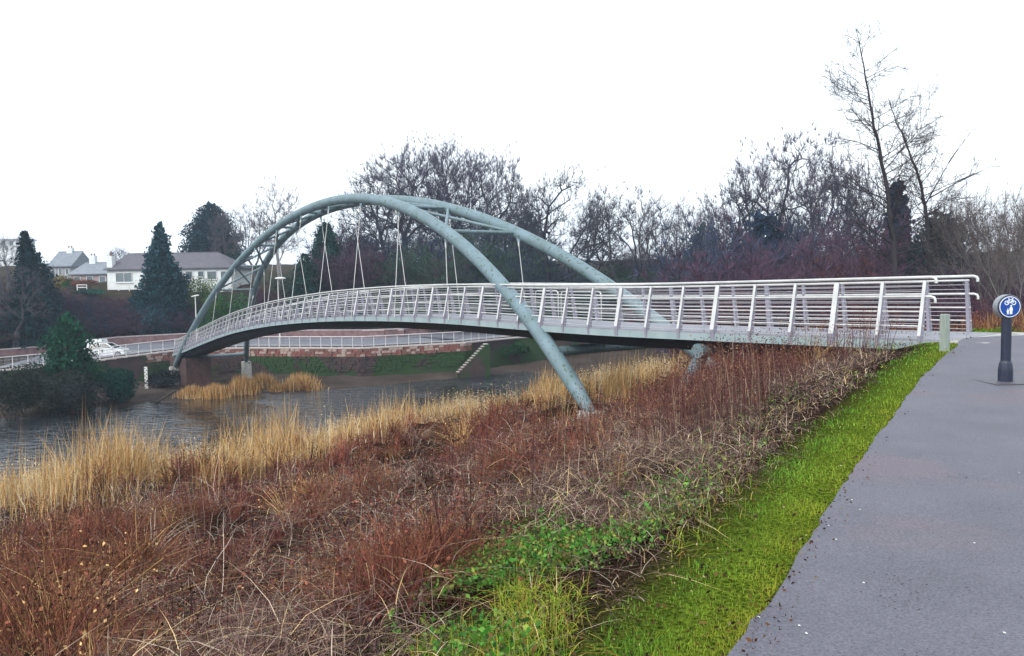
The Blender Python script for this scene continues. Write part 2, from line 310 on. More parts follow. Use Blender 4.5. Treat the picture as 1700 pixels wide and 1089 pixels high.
for sd_ in (-1, 1):
    S0 = 0.0
    pts = tubepath(lambda s: arch(sd_, s), S0, 1.0, 90); r = [.265]*len(pts)
    r[0] = .17; r[1] = .24; r[-1] = .17; r[-2] = .24
    MB().tube(pts, r, 20).build('arch_tube', STEEL, br, smooth=True)
for sd_ in (-1, 1):
    for s in (.075, .3, .5, .7, .93):
        a_, b_2 = arch(sd_, s-.0006), arch(sd_, s+.0006); MB().tube([a_, b_2], .275, 20).build('weld_collar', STEEL, br, smooth=True)
nodes = [1-(A['n0']+k*A['dn']) for k in range(9)]
for k, s in enumerate(nodes):
    a, b = arch(-1, s), arch(1, s); v = (b-a).normalized()
    MB().tube([a+v*.2, b-v*.2], .085, 10).build('cross_strut', STEEL, br, smooth=True)
    if k < 8:
        a2, b2 = arch(-1, nodes[k+1]), arch(1, nodes[k+1])
        for p, q in ((a, b2), (b, a2)):
            v = (q-p).normalized(); MB().tube([p+v*.25, q-v*.25], .075, 10).build('diagonal_brace', STEEL, br, smooth=True)
ROD = mat('hanger_rod_steel', (.48, .48, .46), rough=.35, metal=.3)
def pxx(v):
    x, y, z = v.x, v.y, v.z-ZC; cy, sy = math.cos(PITCH), math.sin(PITCH); d = y*cy-z*sy; w = z*cy+y*sy; X_, Y_ = F*x/d, -F*w/d
    return 850+X_*math.cos(ROLL)-Y_*math.sin(ROLL)
usamp = np.linspace(4, 66, 1240)
nearu = [min(usamp, key=lambda u: abs(pxx(D(u, .0, 1.2))-x)) for x in (349, 377, 408, 440, 480, 525.6, 583, 655, 745)]
faru = [min(usamp, key=lambda u: abs(pxx(D(u, WD, 1.2))-x)) for x in (514, 556, 609, 677, 763, 873)]
faru = [faru[0]+(3-k)*(nearu[k]-nearu[k+1]) for k in range(3)]+faru
for sd_ in (-1, 1):
    for k, s in enumerate(nodes):
        P = arch(sd_, s); best = (nearu if sd_ < 0 else faru)[k]
        E_ = D(best, -.04 if sd_ < 0 else WD+.04, -.15); dn = (E_-P).normalized(); top = P+dn*.62
        rod = MB().tube([top, E_], .017, 8).build('hanger_rod', ROD, br, smooth=True)
        t_ = (arch(sd_, s+.005)-arch(sd_, s-.005)).normalized()
        g = MB(); n_ = t_.cross(dn).normalized()
        g.prism([(-.2, .22), (.2, .22), (.05, .66), (-.05, .66)], P-n_*.015, t_, dn, n_, .03); g.build('gusset_plate', STEEL, rod)
        MB().tube([top-dn*.02, top+dn*.25], .04, 8).build('rod_socket', ROD, rod, smooth=True)
U1 = 74.5
def loft(name, prof, m, u0, u1, n, closed=True, smooth=False):
    V = []; k = len(prof)
    for i in range(n+1):
        u = u0+(u1-u0)*i/n
        for p, z in prof: V.append(tuple(D(u, p, z)))
    M = MB(); M.v = V
    for i in range(n):
        for j in range(k if closed else k-1):
            j2 = (j+1) % k; M.f.append((i*k+j, i*k+j2, (i+1)*k+j2, (i+1)*k+j))
    M.f.append(tuple(range(k-1, -1, -1))); M.f.append(tuple(n*k+j for j in range(k)))
    return M.build(name, m, br, smooth=smooth)
loft('deck', [(.075, -.07), (WD-.075, -.07), (WD-.075, -.2), (.075, -.2)], DECKM, -.1, U1, 120)
for p0, sg in ((.0, 1), (WD, -1)): loft('fascia', [(p0+.05*sg, -.12), (p0+.072*sg, -.12), (p0+.072*sg, -.29), (p0+.05*sg, -.29)], FASC, -.1, U1, 120)
for p0, sg in ((.0, 1), (WD, -1)): loft('fascia_flange', [(p0+.02*sg, -.292), (p0+.13*sg, -.292), (p0+.13*sg, -.31), (p0+.02*sg, -.31)], FASC, -.1, U1, 120)
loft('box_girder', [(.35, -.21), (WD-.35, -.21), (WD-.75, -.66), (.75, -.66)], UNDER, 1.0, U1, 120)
for i in range(0, 62, 1):
    u = 1.5+i*1.19
    p = [D(u, .08, -.21), D(u+.05, .08, -.21), D(u+.05, WD-.08, -.21), D(u, WD-.08, -.21)]
    lo = [D(u, .12, -.36), D(u+.05, .12, -.36), D(u+.05, WD-.12, -.36), D(u, WD-.12, -.36)]
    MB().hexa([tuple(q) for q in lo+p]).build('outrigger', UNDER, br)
post_us = [.56, 1.46, 2.53, 3.59, 4.72, 5.87, 7.01, 8.2, 9.38, 10.59, 11.78, 12.94]+[12.94+1.19*i for i in range(1, 52)]
LEAN, RH = .27, 1.2
def post_mesh(th):
    M = MB(); o = [(.0, 0), (LEAN, RH-.02), (LEAN+.055, RH-.02), (.17, -.02), (.16, -.3), (.03, -.3)]
    M.prism(o, (0, -th/2, 0), (1, 0, 0), (0, 0, 1), (0, 1, 0), th); return M
POSTS = mat('post_side_shade_grey', (.30, .285, .345), (.24, .23, .28), rough=.6, scale=2.5, c3=(.14, .17, .14), s3=14, t3=.66)  # purple-grey of the posts' shaded sides, put into the colour
pm = {}
for th in (.07, .12):
    o = post_mesh(th).build('post', POSTS, br); o.data.materials.append(RAILM)
    for f_ in o.data.polygons:
        if f_.normal.x < -.5 and f_.center.z > .1: f_.material_index = 1  # outward faces paler: the lit side of each post is painted in
    pm[th] = o.data; bpy.data.objects.remove(o)
for side in (0, 1):
    for i, u in enumerate(post_us):
        o = bpy.data.objects.new('post', pm[.12 if i % 3 == 2 else .07]); COL.objects.link(o); o.parent = br
        th = float(np.interp(u, US, TH)); o.location = D(u, 0 if side == 0 else WD); o.rotation_euler = (0, 0, th if side == 0 else th+math.pi)
WIREM = mat('rail_wire_steel', (.5, .5, .52), rough=.4, metal=.3)
def rail(frac, rad, name, m, side, u0=.0, u1=U1-.5, dz=0, n=8, bend=False):
    lp = LEAN*frac; off = .055*(1 if frac < .99 else .2)+.03*(frac < .5)
    f = lambda u: D(u, (lp+off) if side == 0 else WD-lp-off, RH*frac+dz)
    pts = [f(u0+(u1-u0)*i/110) for i in range(111)]
    if bend:
        a = f(u0); ax = (f(u0)-f(u0+.3)).normalized(); bb = [a+ax*.09+Vector((0, 0, -.13)), a+ax*.09+Vector((0, 0, -.07)), a+ax*.07+Vector((0, 0, -.025))]
        pts = bb+pts
    MB().tube(pts, rad, n).build(name, m, br, smooth=True)
for side in (0, 1):
    rail(1.0, .034, 'handrail', RAILM, side, u0=.42, dz=.055, n=10, bend=True)
    rail(.965, .024, 'under_rail', RAILM, side, u0=.5)
    rail(.70, .028, 'mid_rail', RAILM, side, u0=.42, bend=True)
    for fr in (.43, .17): rail(fr, .02, 'lower_rail', RAILM, side, u0=.5, n=6)
    for fr in (.88, .79, .61, .52, .345, .26, .085, .0): rail(fr, .0068, 'rail_wire', WIREM, side, u0=.5, n=5)
# guard frame seen beyond the far parapet
for u0, w in ((13.2, 2.2), (15.6, 1.4)):
    a = D(u0, WD+.35); ax, pv = Dax(u0); rr = .1; pts = []
    pts += [a+Vector((0, 0, -.2)), a+Vector((0, 0, .85)), a+ax*.05+Vector((0, 0, .93)), a+ax*.14+Vector((0, 0, .97)), a+ax*(w-.14)+Vector((0, 0, .97)), a+ax*(w-.05)+Vector((0, 0, .93)), a+ax*w+Vector((0, 0, .85)), a+ax*w+Vector((0, 0, -.2))]
    MB().tube(pts, .026, 8).build('guard_frame', RAILM, br, smooth=True)
# cross beams and raking piers
def beam(s, z=-.62):
    a, b = arch(-1, s), arch(1, s); m = (a+b)/2
    MB().tube([a+(b-a).normalized()*.1, b-(b-a).normalized()*.1], .17, 14).build('crossbeam', STEEL, br, smooth=True)
sb = min(np.linspace(.0, .2, 200), key=lambda s: abs(arch(-1, s).z-(-.75))); beam(float(sb))
sb2 = min(np.linspace(.8, 1., 200), key=lambda s: abs(arch(-1, s).z-(D(68, 0).z-1.2))); beam(float(sb2))
uc = 6.35
MB().tube([D(uc, .02, -.6), D(uc, WD-.02, -.6)], .2, 18).build('pier_cap_tube', STEEL, br, smooth=True)
for p, dp in ((.45, -.25), (WD-.45, .25)):
    a = D(uc+.1, p, -.62); ax, pv = Dax(uc); b = a+ax*1.15+pv*dp; b.z = gz(b.x, b.y)-.4
    MB().tube([a, b], .19, 16).build('pier_leg', STEEL, br, smooth=True)
# footings and abutments
def plinth(loc, d, rz, label):
    o = MB().box((0, 0, 0), d, 0, .85).build('concrete_footing', CONC, bevel=.03); o.location = loc; o.rotation_euler = (0, 0, rz); return tag(o, label, 'footing')
rzc = math.atan2(CH.y, CH.x)
for sd_, s, lab in ((-1, 0, 'concrete footing in the brown scrub under the nearest arch foot'), (1, 0, 'concrete footing hidden in the scrub under the rear arch foot, near bank'), (-1, 1, 'pale concrete footing at the far left end of the front arch on the beach'), (1, 1, 'pale concrete footing under the rear arch on the far beach beside tan grass')):
    P = arch(sd_, s); g = gz(P.x, P.y); zt = P.z+.12; h = max(.5, zt-g+.6)
    plinth((P.x, P.y, zt-h/2), (1.0 if s else .8, .9 if s else .7, h), rzc, lab)
ab = MB(); ax, pv = Dax(0)
for z0, z1, p0, p1, u0, u1 in ((-2.6, -.345, -.25, WD+.25, -.75, .9), (-.345, .03-.1, -.3, WD+.3, -.85, -.12)):
    P = [D(u0, p0), D(u1, p0), D(u1, p1), D(u0, p1)]
    ab.hexa([(q.x, q.y, .28+z0) for q in P]+[(q.x, q.y, .28+z1) for q in P])
tag(ab.build('bridge_abutment', CONC, bevel=.015), 'low concrete abutment under the near end of the footbridge deck', 'abutment')
BRICKR = mat('red_sandstone_dark', (.045, .022, .022), (.08, .04, .035), rough=.9, scale=2.5, bump=.02)
ab = MB(); P = [D(69.5, .3), D(75.5, .0), D(75.5, WD), D(69.5, WD-.3)]; g = min(gz(q.x, q.y) for q in P)-.6; g = max(g, -8.6)
ab.hexa([(q.x, q.y, -8.4) for q in P]+[(q.x, q.y, D(70+0*i, 0, -.85).z if i in (0, 3) else D(75, 0, -.36).z) for i, q in enumerate(P)])
tag(ab.build('bridge_abutment', BRICKR, bevel=.03), 'dark red stone abutment carrying the far end of the deck', 'abutment')
# ------------------------------------------------------------------ far bank: wall, railing, steps
def wpt(x_or_s, off=0, z=None):
    return None
WPL = resample(WALL, 0.1); WLEN = len(WPL)
def wall_at(i, off=0.0):
    i = int(min(max(i, 1), WLEN-2)); p = WPL[i]; t = (WPL[i+1]-WPL[i-1]).normalized(); n = Vector((-t.y, t.x, 0)); q = p+n*off
    return Vector((q.x, q.y, float(np.interp(p.x, WX, WZ)))), t, n
def idx_x(x): return min(range(WLEN), key=lambda i: abs(WPL[i].x-x))
I0, I1 = idx_x(-52), idx_x(14)
SAND = [mat('sandstone_red', (.17, .06, .05), (.26, .11, .09), scale=3, rough=.9, bump=.02), mat('sandstone_brown', (.13, .06, .05), (.2, .1, .08), scale=3, rough=.9, bump=.02), mat('sandstone_pale', (.42, .33, .29), (.3, .2, .17), scale=5, rough=.9, bump=.02)]
MOSSW = mat('mossy_wall', (.04, .028, .03), (.07, .043, .04), scale=.9, rough=.95, bump=.05, c3=(.022, .055, .014), s3=.3, t3=.45, detail=9)
M = MB(); sec = []
for i in range(I0, I1, 6):
    a, t, n = wall_at(i, .06); b, _, _ = wall_at(i, .7); sec.append((a, b))
for (a, b), (c, d) in zip(sec[:-1], sec[1:]):
    zb = -8.7; k = len(M.v)
    M.v += [(a.x, a.y, zb), (c.x, c.y, zb), (c.x, c.y, c.z-.16), (a.x, a.y, a.z-.16), (b.x, b.y, zb), (d.x, d.y, zb), (d.x, d.y, d.z-.16), (b.x, b.y, b.z-.16)]
    M.f += [(k, k+1, k+2, k+3), (k+3, k+2, k+6, k+7), (k+5, k+4, k+7, k+6)]
wall = tag(M.build('stone_wall', MOSSW), 'long red sandstone river wall below the road, mossy towards its foot', 'wall')
jr = random.Random(3)
smesh = []
for k in range(9):
    m_ = MB(); w, h = .44+.05*(k % 3), .235; P = []
    for y in (-.09, .06):
        for x, z in ((-w/2, 0), (w/2, 0), (w/2, h), (-w/2, h)): P.append((x+jr.uniform(-.025, .025), y+jr.uniform(-.03, .03), z+jr.uniform(-.02, .02)))
    o = m_.hexa([P[4], P[5], P[1], P[0], P[7], P[6], P[2], P[3]]).build('stone', SAND[[0, 1, 0, 2, 1, 0, 0, 2, 1][k]]); smesh.append(o.data); bpy.data.objects.remove(o)
ia, ib = idx_x(-37), idx_x(-4.5); cnt = 0; Mst = MB()
for row in range(9):
    i = ia+(row % 2)*2.5
    while i < ib:
        p, t, n = wall_at(i, .03); z = p.z-.16-(row+1)*.262; rz = math.atan2(t.y, t.x); w = jr.uniform(4.6, 5.9)
        if row < 3 and cnt < 298:
            o = bpy.data.objects.new('stone', smesh[jr.choice([0, 1, 2, 4, 5, 6, 8, 3, 7, 7]) if jr.random() < .9 else 3]); COL.objects.link(o); o.parent = wall
            o.location = (p.x, p.y, z); o.rotation_euler = (0, 0, rz); o.scale = (w/5.1, 1, 1); cnt += 1
        elif jr.random() < .8:
            Mst.box((p.x, p.y, z+.12), (w*.1*.9, .14+jr.uniform(0, .06), .22), rz)
        i += w
st = Mst.build('lower_stones', MOSSW, wall); st['kind'] = 'stuff'
COPE = mat('coping_pale_stone', (.40, .35, .33), (.52, .46, .44), scale=3, rough=.9)
m_ = MB().box((0, 0, 0), (.97, .8, .15)).build('coping_stone', COPE, bevel=.02); cm = m_.data; bpy.data.objects.remove(m_)
for i in range(I0, I1, 10):
    p, t, n = wall_at(i, .32); o = bpy.data.objects.new('coping_stone', cm); COL.objects.link(o); o.parent = wall; o.location = (p.x, p.y, p.z-.08); o.rotation_euler = (0, 0, math.atan2(t.y, t.x))
RAILW = mat('galvanised_rail', (.6, .58, .58), (.48, .47, .5), rough=.5, scale=2)
RPOST = mat('railing_bar_grey', (.26, .27, .31), rough=.6)
def railing(name, label, ia, ib, off, h, step, rails, bars=True, zoff=0):
    r = tag(empty(name, wall_at(ia, off)[0]), label, 'railing'); r.location = (0, 0, 0)
    pm_ = MB().box((0, 0, h/2), (.06, .06, h)).build('rail_post', RAILW); me = pm_.data; bpy.data.objects.remove(pm_)
    for i in range(ia, ib, step):
        p, t, n = wall_at(i, off); o = bpy.data.objects.new('rail_post', me); COL.objects.link(o); o.parent = r; o.location = (p.x, p.y, p.z+zoff)
    ids = list(range(ia, ib, 8))
    for zz, rad in rails: MB().tube([wall_at(i, off)[0]+Vector((0, 0, zz+zoff)) for i in ids], rad, 6).build('top_rail' if zz == rails[0][0] else 'rail', RAILW if zz == rails[0][0] else RPOST, r, smooth=True)
    if bars:
        M = MB()
        for i in range(ia*10, ib*10, 12):
            p, t, n = wall_at(i/10, off); M.box((p.x, p.y, p.z+zoff+h/2), (.016, .016, h-.1))
        b = M.build('bar_infill', RPOST, r); b['kind'] = 'stuff'
    return r
railing('road_railing', 'grey metal railing with pale top rail along the top of the river wall', idx_x(-70), idx_x(-1), .3, 1.1, 12, [(1.1, .05), (.82, .018), (.5, .018), (.2, .018)])
def lowwall(name, label, cat, off, h, x0, x1, m, mc, zb=-.3):
    M = MB(); C = MB()
    ii = list(range(idx_x(x0), idx_x(x1), 20))
    for i, j in zip(ii[:-1], ii[1:]):
        a, ta, na = wall_at(i, off); b, tb, nb = wall_at(j, off); c, d = a+na*.35, b+nb*.35
        M.hexa([(q.x, q.y, q.z+zb) for q in (a, b, d, c)]+[(q.x, q.y, q.z+h) for q in (a, b, d, c)])
        a, b, c, d = a-na*.06, b-nb*.06, c+na*.06, d+nb*.06
        C.hexa([(q.x, q.y, q.z+h+.003) for q in (a, b, d, c)]+[(q.x, q.y, q.z+h+.12) for q in (a, b, d, c)])
    o = tag(M.build(name, m), label, cat); C.build('coping', mc, o); return o
lowwall('boundary_wall', 'low pinkish stone wall along the far side of the road', 'wall', 13.8, .85, -95, 10, mat('boundary_stone', (.16, .09, .09), (.24, .15, .15), scale=2.2, rough=.9, bump=.04), mat('boundary_cap', (.36, .30, .3), (.46, .4, .4), scale=2))
# stone steps down the green end of the wall
st = tag(empty('stone_steps'), 'flight of narrow stone steps slanting down the green wall to the water', 'steps')
sm_ = MB().box((0, 0, 0), (.42, .5, .09)).build('step', COPE, bevel=.015); sme = sm_.data; bpy.data.objects.remove(sm_)
for k in range(13):
    f = k/12; p = at(806-44*f, 571+46*f, 80.3-1.2*f); o = bpy.data.objects.new('step', sme); COL.objects.link(o); o.parent = st; o.location = p; o.rotation_euler = (0, 0, .5)
    b = MB().box((p.x, p.y+.1, (p.z-.08-8.6)/2), (.6, .75, p.z-.08+8.6), .5).build('step_base', MOSSW, st)
# gauge board, lamps
g = tag(empty('gauge_board'), 'upright white depth gauge board with dark marks standing on the far beach', 'gauge board')
p0, p1 = at(243.5, 645, 72.5), at(241, 609, 72.5)
WHITE = mat('white_board_paint', (.75, .75, .73), (.6, .6, .58), rough=.6, scale=3); BLK = mat('black_marks', (.02, .02, .02))
hb = p1.z-p0.z+.6; b = MB().box((p0.x, p0.y, p1.z-hb/2), (.3, .05, hb)).build('board', WHITE, g)
for k in range(11): MB().box((p0.x+(.07 if k % 2 else -.07), p0.y-.028, p1.z-.15-k*.18), (.12, .006, .08)).build('mark', BLK, g)
MB().box((p0.x, p0.y+.07, p1.z-hb/2-.3), (.1, .08, hb)).build('support_post', mat('dark_timber', (.05, .035, .025), (.09, .06, .045), scale=6), g)
LAMPM = mat('lamp_pale_grey', (.55, .55, .53), rough=.5)
def lamp(px, py, Y, disc, label):
    p = at(px, py, Y); gzz = gz(p.x, p.y); o = tag(empty('street_lamp', (p.x, p.y, gzz)), label, 'street lamp'); h = p.z-gzz
    MB().tube([(0, 0, 0), (0, 0, 1.0), (0, 0, 1.05), (0, 0, h)], [.11, .1, .075, .05], 8).build('column', LAMPM, o, smooth=True)
    if disc: MB().tube([(.3, 0, h-.02), (.3, 0, h+.06), (.3, 0, h+.18), (.3, 0, h+.26)], [.3, .62, .5, .12], 18).build('lamp_head', LAMPM, o, smooth=True)
    else:
        MB().tube([(-.42, 0, h-.02), (.0, 0, h+.06), (.42, 0, h+.14)], [.05, .1, .06], 8).build('lamp_head', LAMPM, o, smooth=True)
    MB().tube([(-.03 if disc else -.02, 0, h), (.3 if disc else .02, 0, h)], .035, 6).build('bracket', LAMPM, o)
lamp(324, 492, 84, False, 'slim grey street lamp with a flat head left of the arch foot')
lamp(461, 463.5, 86, True, 'street lamp with a round disc head seen through the arches')
# ------------------------------------------------------------------ vehicles
PAINTW = mat('white_car_paint', (.78, .8, .8), rough=.25, coat=.6); GLASSD = mat('dark_vehicle_glass', (.015, .02, .025), rough=.08); TYRE = mat('tyre_rubber', (.02, .02, .02), rough=.8); RIM = mat('wheel_rim', (.4, .4, .42), rough=.35, metal=.7); REDL = mat('tail_lamp_red', (.4, .02, .02), rough=.2); TRIM = mat('black_trim', (.02, .02, .022), rough=.6)
def wheel(par, x, y, r=.31, w=.2):
    o = MB().tube([(x, y-w/2, r), (x, y-w/2+.03, r), (x, y+w/2-.03, r), (x, y+w/2, r)], [r*.93, r, r, r*.93], 20).build('wheel', TYRE, par, smooth=True)
    s = -1 if y < 0 else 1; MB().tube([(x, y+s*(w/2-.06), r), (x, y+s*(w/2+.006), r)], r*.62, 14).build('rim', RIM, o, smooth=True)
def hatchback(loc, rz):
    o = tag(empty('parked_car', loc, rz), 'white hatchback car on the far road beyond the railing, nose to the right', 'car')
    low = [(-1.95, .22), (-1.98, .62), (-1.9, .92), (-.9, .98), (.75, .95), (1.55, .82), (1.9, .66), (1.97, .42), (1.93, .2), (1.62, .2), (1.52, .5), (1.3, .64), (1.08, .5), (.98, .2), (-.92, .2), (-1.02, .5), (-1.25, .64), (-1.47, .5), (-1.57, .2)]
    MB().prism(low, (0, -.84, 0), (1, 0, 0), (0, 0, 1), (0, 1, 0), 1.68).build('body', PAINTW, o, bevel=.03)
    M = MB(); M.hexa([(-1.85, -.8, .9), (1.0, -.8, .9), (1.0, .8, .9), (-1.85, .8, .9), (-1.35, -.6, 1.4), (.15, -.6, 1.4), (.15, .6, 1.4), (-1.35, .6, 1.4)]).build('glasshouse', GLASSD, o, bevel=.03)
    MB().box((-.6, 0, 1.425), (1.6, 1.24, .06)).build('roof', PAINTW, o, bevel=.02)
    for y in (-1, 1):
        for xa, xb in ((-1.8, -1.33), (-.5, -.52), (.95, .13)): MB().tube([(xa, y*.805, .92), (xb, y*.62, 1.4)], .045, 6).build('pillar', PAINTW, o)
        for x in (-1.25, 1.3): wheel(o, x, y*.76)
        MB().box((.72, y*.9, .98), (.14, .14, .12)).build('door_mirror', PAINTW, o, bevel=.02)
        MB().box((1.82, y*.6, .66), (.2, .34, .14), 0).build('headlight', RIM, o, bevel=.02); MB().box((-1.95, y*.66, .78), (.08, .28, .2)).build('tail_light', REDL, o)
        MB().box((-.15, y*.845, .8), (.18, .02, .03)).build('door_handle', TRIM, o)
    return o
pc = at(180, 592, 78); pc.z = gz(pc.x, pc.y)+.09
hatchback(pc, math.radians(4))
pv_ = at(160, 584, 82); pv_.z = gz(pv_.x, pv_.y)+.09
van = tag(empty('parked_van', pv_, math.radians(5)), 'boxy white van standing just behind the white hatchback on the far road', 'van')
M = MB(); M.prism([(-1.4, .3), (-1.45, 1.9), (-1.3, 2.25), (1.1, 2.25), (1.35, 1.5), (1.75, 1.1), (1.85, .3)], (0, -.9, 0), (1, 0, 0), (0, 0, 1), (0, 1, 0), 1.8).build('body', PAINTW, van, bevel=.05)
MB().box((.95, -.905, 1.65), (.5, .02, .45)).build('side_window', GLASSD, van); MB().box((.62, -.908, 1.2), (.03, .02, 1.7)).build('door_gap', TRIM, van)
for x in (-.9, 1.15):
    for y in (-.8, .8): wheel(van, x, y, .33)
van.scale = (.78, .8, .76)
# ------------------------------------------------------------------ houses
RENDERW = mat('white_render', (.74, .77, .76), (.66, .69, .68), scale=1.2, rough=.8); SLATE = mat('brown_grey_tiles', (.085, .08, .098), (.12, .11, .13), scale=2.5, rough=.8, bump=.03); WIN = mat('window_glass', (.16, .2, .21), (.1, .13, .14), scale=.8, rough=.08); FRAME = mat('window_frame_white', (.7, .7, .7)); GREYR = mat('blue_grey_slate', (.16, .18, .21), (.22, .24, .27), scale=2, rough=.8)
def window(par, x, y, z, w, h, mull=1):
    f = MB(); t = .07
    for cx, cz, a, b in ((x, z-h/2, w+t, t), (x, z+h/2, w+t, t), (x-w/2, z, t, h-t), (x+w/2, z, t, h-t)): f.box((cx, y-.04, cz), (a, .1, b))
    for k in range(mull): f.box((x-w/2+w*(k+1)/(mull+1), y-.038, z), (.05, .08, h-t))
    o = f.build('window', FRAME, par); MB().box((x, y-.01, z), (w-t, .04, h-t)).build('pane', WIN, o)
    MB().box((x, y-.08, z-h/2-.07), (w+.2, .16, .06)).build('sill', FRAME, o); return o
def hiproof(par, x0, x1, y0, y1, ze, zr, m, hipl=3.0, hipr=3.0, ov=.4, name='roof'):
    x0 -= ov; x1 += ov; y0 -= ov; y1 += ov; ym = (y0+y1)/2; M = MB(); t = .14
    a, b, c, d = (x0, y0, ze), (x1, y0, ze), (x1, y1, ze), (x0, y1, ze); e, f = (x0+hipl, ym, zr), (x1-hipr, ym, zr)
    a2, b2, c2_, d2 = [(p[0], p[1], p[2]-t) for p in (a, b, c, d)]
    for q in ((a, b, f, e), (c, d, e, f), (b, c, f), (d, a, e), (a2, d2, c2_, b2), (a2, b2, b, a), (b2, c2_, c, b), (c2_, d2, d, c), (d2, a2, a, d)): M.poly(q)
    o = M.build(name, m, par)
    MB().tube([e, f], .1, 6).build('ridge_tiles', m, o); return o
hp = at(180, 480, 108); hx = at(385, 480, 108).x-hp.x
bung = tag(empty('bungalow', (hp.x, 108, hp.z)), 'long white bungalow with brown grey hipped roof on the far hillside', 'bungalow')
ze = at(200, 447, 108).z-hp.z; zrg = at(350, 419, 112).z-hp.z
MB().box((hx/2, 4, ze/2-1.5), (hx, 8, ze+3)).build('wall', RENDERW, bung)
rf = hiproof(bung, 0, hx, 0, 8, ze+.02, zrg, SLATE, 1.4, 3.6)
ch = MB().box((.25, .6, ze*.5+.8), (.75, 1.0, ze+2.2)).build('chimney', RENDERW, bung, bevel=.02); MB().tube([(.25, .6, ze+1.9), (.25, .6, ze+2.5)], [.14, .11], 8).build('chimney_pot', mat('pot_clay', (.2, .1, .07)), ch)
k_ = 108/F
def hxp(px): return at(px, 460, 108).x-hp.x
def hzp(py, px=280): return at(px, py, 108).z-hp.z
window(bung, hxp(206), 0, hzp(461, 206), 2.3, 1.35, 1)
for px, w in ((314, 1.0), (334, 0.85), (352, 1.3), (372, .9)): window(bung, hxp(px), 0, hzp(457, px), w, 1.15, 0)
MB().box((hxp(248), -.02, hzp(462, 248)), (.9, .06, 2.0)).build('door', mat('door_brown', (.12, .07, .05)), bung)
def rails3(name, xa, xb, py, Y, label, n=3, h=.9):
    a, b = at(xa, py, Y), at(xb, py, Y); o = tag(empty(name, (a.x, a.y, a.z)), label, 'fence'); w = b.x-a.x
    for k in range(n): MB().box((w/2, 0, .12+k*(h-.15)/(n-1)), (w, .05, .11)).build('board', WHITE, o)
    m = max(2, int(w/1.4)+1)
    for k in range(m): MB().box((w*k/(m-1), .06, h/2-.6), (.09, .07, h+1.2)).build('fence_post', WHITE, o)
rails3('terrace_fence', 179, 232, 480, 105.5, 'white rail fence on the terrace in front of the bungalow', 3, .95)
rails3('terrace_fence', 318, 336, 473, 105, 'short white rail fence below the bungalow right of the blue spruce', 3, 1.1)
rails3('garden_fence', 128, 144, 483, 104, 'small white slatted fence left of the bungalow beside a green shrub', 3, .85)
def cottage(x0, x1, pyb, pye, pyr, Y, label, wallm, roofm, chims=(), hip=.01, cat='house'):
    a = at(x0, pyb, Y); b = at(x1, pyb, Y); e = at(x0, pye, Y).z-a.z; r_ = at((x0+x1)/2, pyr, Y+3).z-a.z; w = b.x-a.x
    o = tag(empty('distant_house', (a.x, a.y, a.z)), label, cat)
    MB().box((w/2, 3.5, e/2-2), (w, 7, e+4)).build('wall', wallm, o)
    rr = hiproof(o, 0, w, 0, 7, e, r_, roofm, hip, hip)
    if hip < .5:
        for x in (.02, w-.02):
            MB().prism([(0, e), (7, e), (3.5, r_-.25)], (x-.1, 0, 0), (0, 1, 0), (0, 0, 1), (1, 0, 0), .2).build('gable', wallm, o)
    for cx, h in chims:
        x = at(cx, pyr, Y).x-a.x; c = MB().box((x, 3.5, r_+h/2-.3), (1.0, .8, h+.6)).build('chimney', RENDERW, rr); 
        for d in (-.25, .25): MB().tube([(x+d, 3.5, r_+h), (x+d, 3.5, r_+h+.35)], .12, 6).build('chimney_pot', mat('pot_clay', (.2, .1, .07)), c)
    for k in range(3): window(o, w*(k+.5)/3, 0, e-1.0, min(1.1, w/6), 1.1, 0)
cottage(84, 118, 462, 442, 418, 135, 'grey gabled house at the left skyline beside the dark conifer', mat('grey_render', (.3, .31, .33)), GREYR, ((98, .7),))
cottage(118, 181, 466, 455, 436, 128, 'low house with long grey roof and pale chimney left of the bungalow', mat('pinkish_render', (.32, .25, .25)), GREYR, ((136, 1.2),), 1.0)
cottage(-14, 28, 440, 397, 386, 170, 'pale flat topped building faint in mist at the far left', mat('pale_render', (.7, .72, .74)), mat('pale_roof', (.55, .57, .6)), (), 1.0, 'building')
# ------------------------------------------------------------------ path furniture
BP = at(1669, 630, 10.42); BP.z = float(zpath(10.42)); BLUEBLK = mat('dark_navy_paint', (.012, .016, .035), (.02, .025, .05), rough=.4, scale=8, spec=.5)
bo = tag(empty('path_bollard', BP, 0), 'black bollard with a round blue cycle and pedestrian sign on the path', 'bollard')
face = math.atan2(-BP.y, -BP.x)+math.radians(32); bo.rotation_euler = (0, 0, face)     # local +X faces out of the sign
def oct_(r, z): return [(r*math.cos(math.pi/8+i*math.pi/4), r*math.sin(math.pi/8+i*math.pi/4), z) for i in range(8)]
def octloft(rows):
    M = MB(); 
    for r, z in rows: M.v += oct_(r, z)
    for i in range(len(rows)-1):
        for j in range(8): j2 = (j+1) % 8; M.f.append((i*8+j, i*8+j2, (i+1)*8+j2, (i+1)*8+j))
    M.f.append(tuple(range(7, -1, -1))); M.f.append(tuple((len(rows)-1)*8+j for j in range(8))); return M
octloft([(.092, 0), (.092, .16), (.088, .2), (.078, .26), (.066, .29), (.066, .3)]).build('base', BLUEBLK, bo, bevel=.004)
octloft([(.063, .3), (.063, .9), (.07, .915), (.07, .93)]).build('shaft', BLUEBLK, bo, bevel=.003)
hd = MB().tube([(-.07, 0, 1.03), (-.062, 0, 1.03), (.058, 0, 1.03), (.064, 0, 1.03)], [.15, .158, .158, .152], 40).build('sign_head', BLUEBLK, bo, smooth=True)
MB().tube([(-.05, 0, 1.031), (.05, 0, 1.031)], [.1635, .1635], 40, cap=True).build('head_rim', mat('rim_grey', (.24, .25, .27), rough=.4), bo, smooth=True)
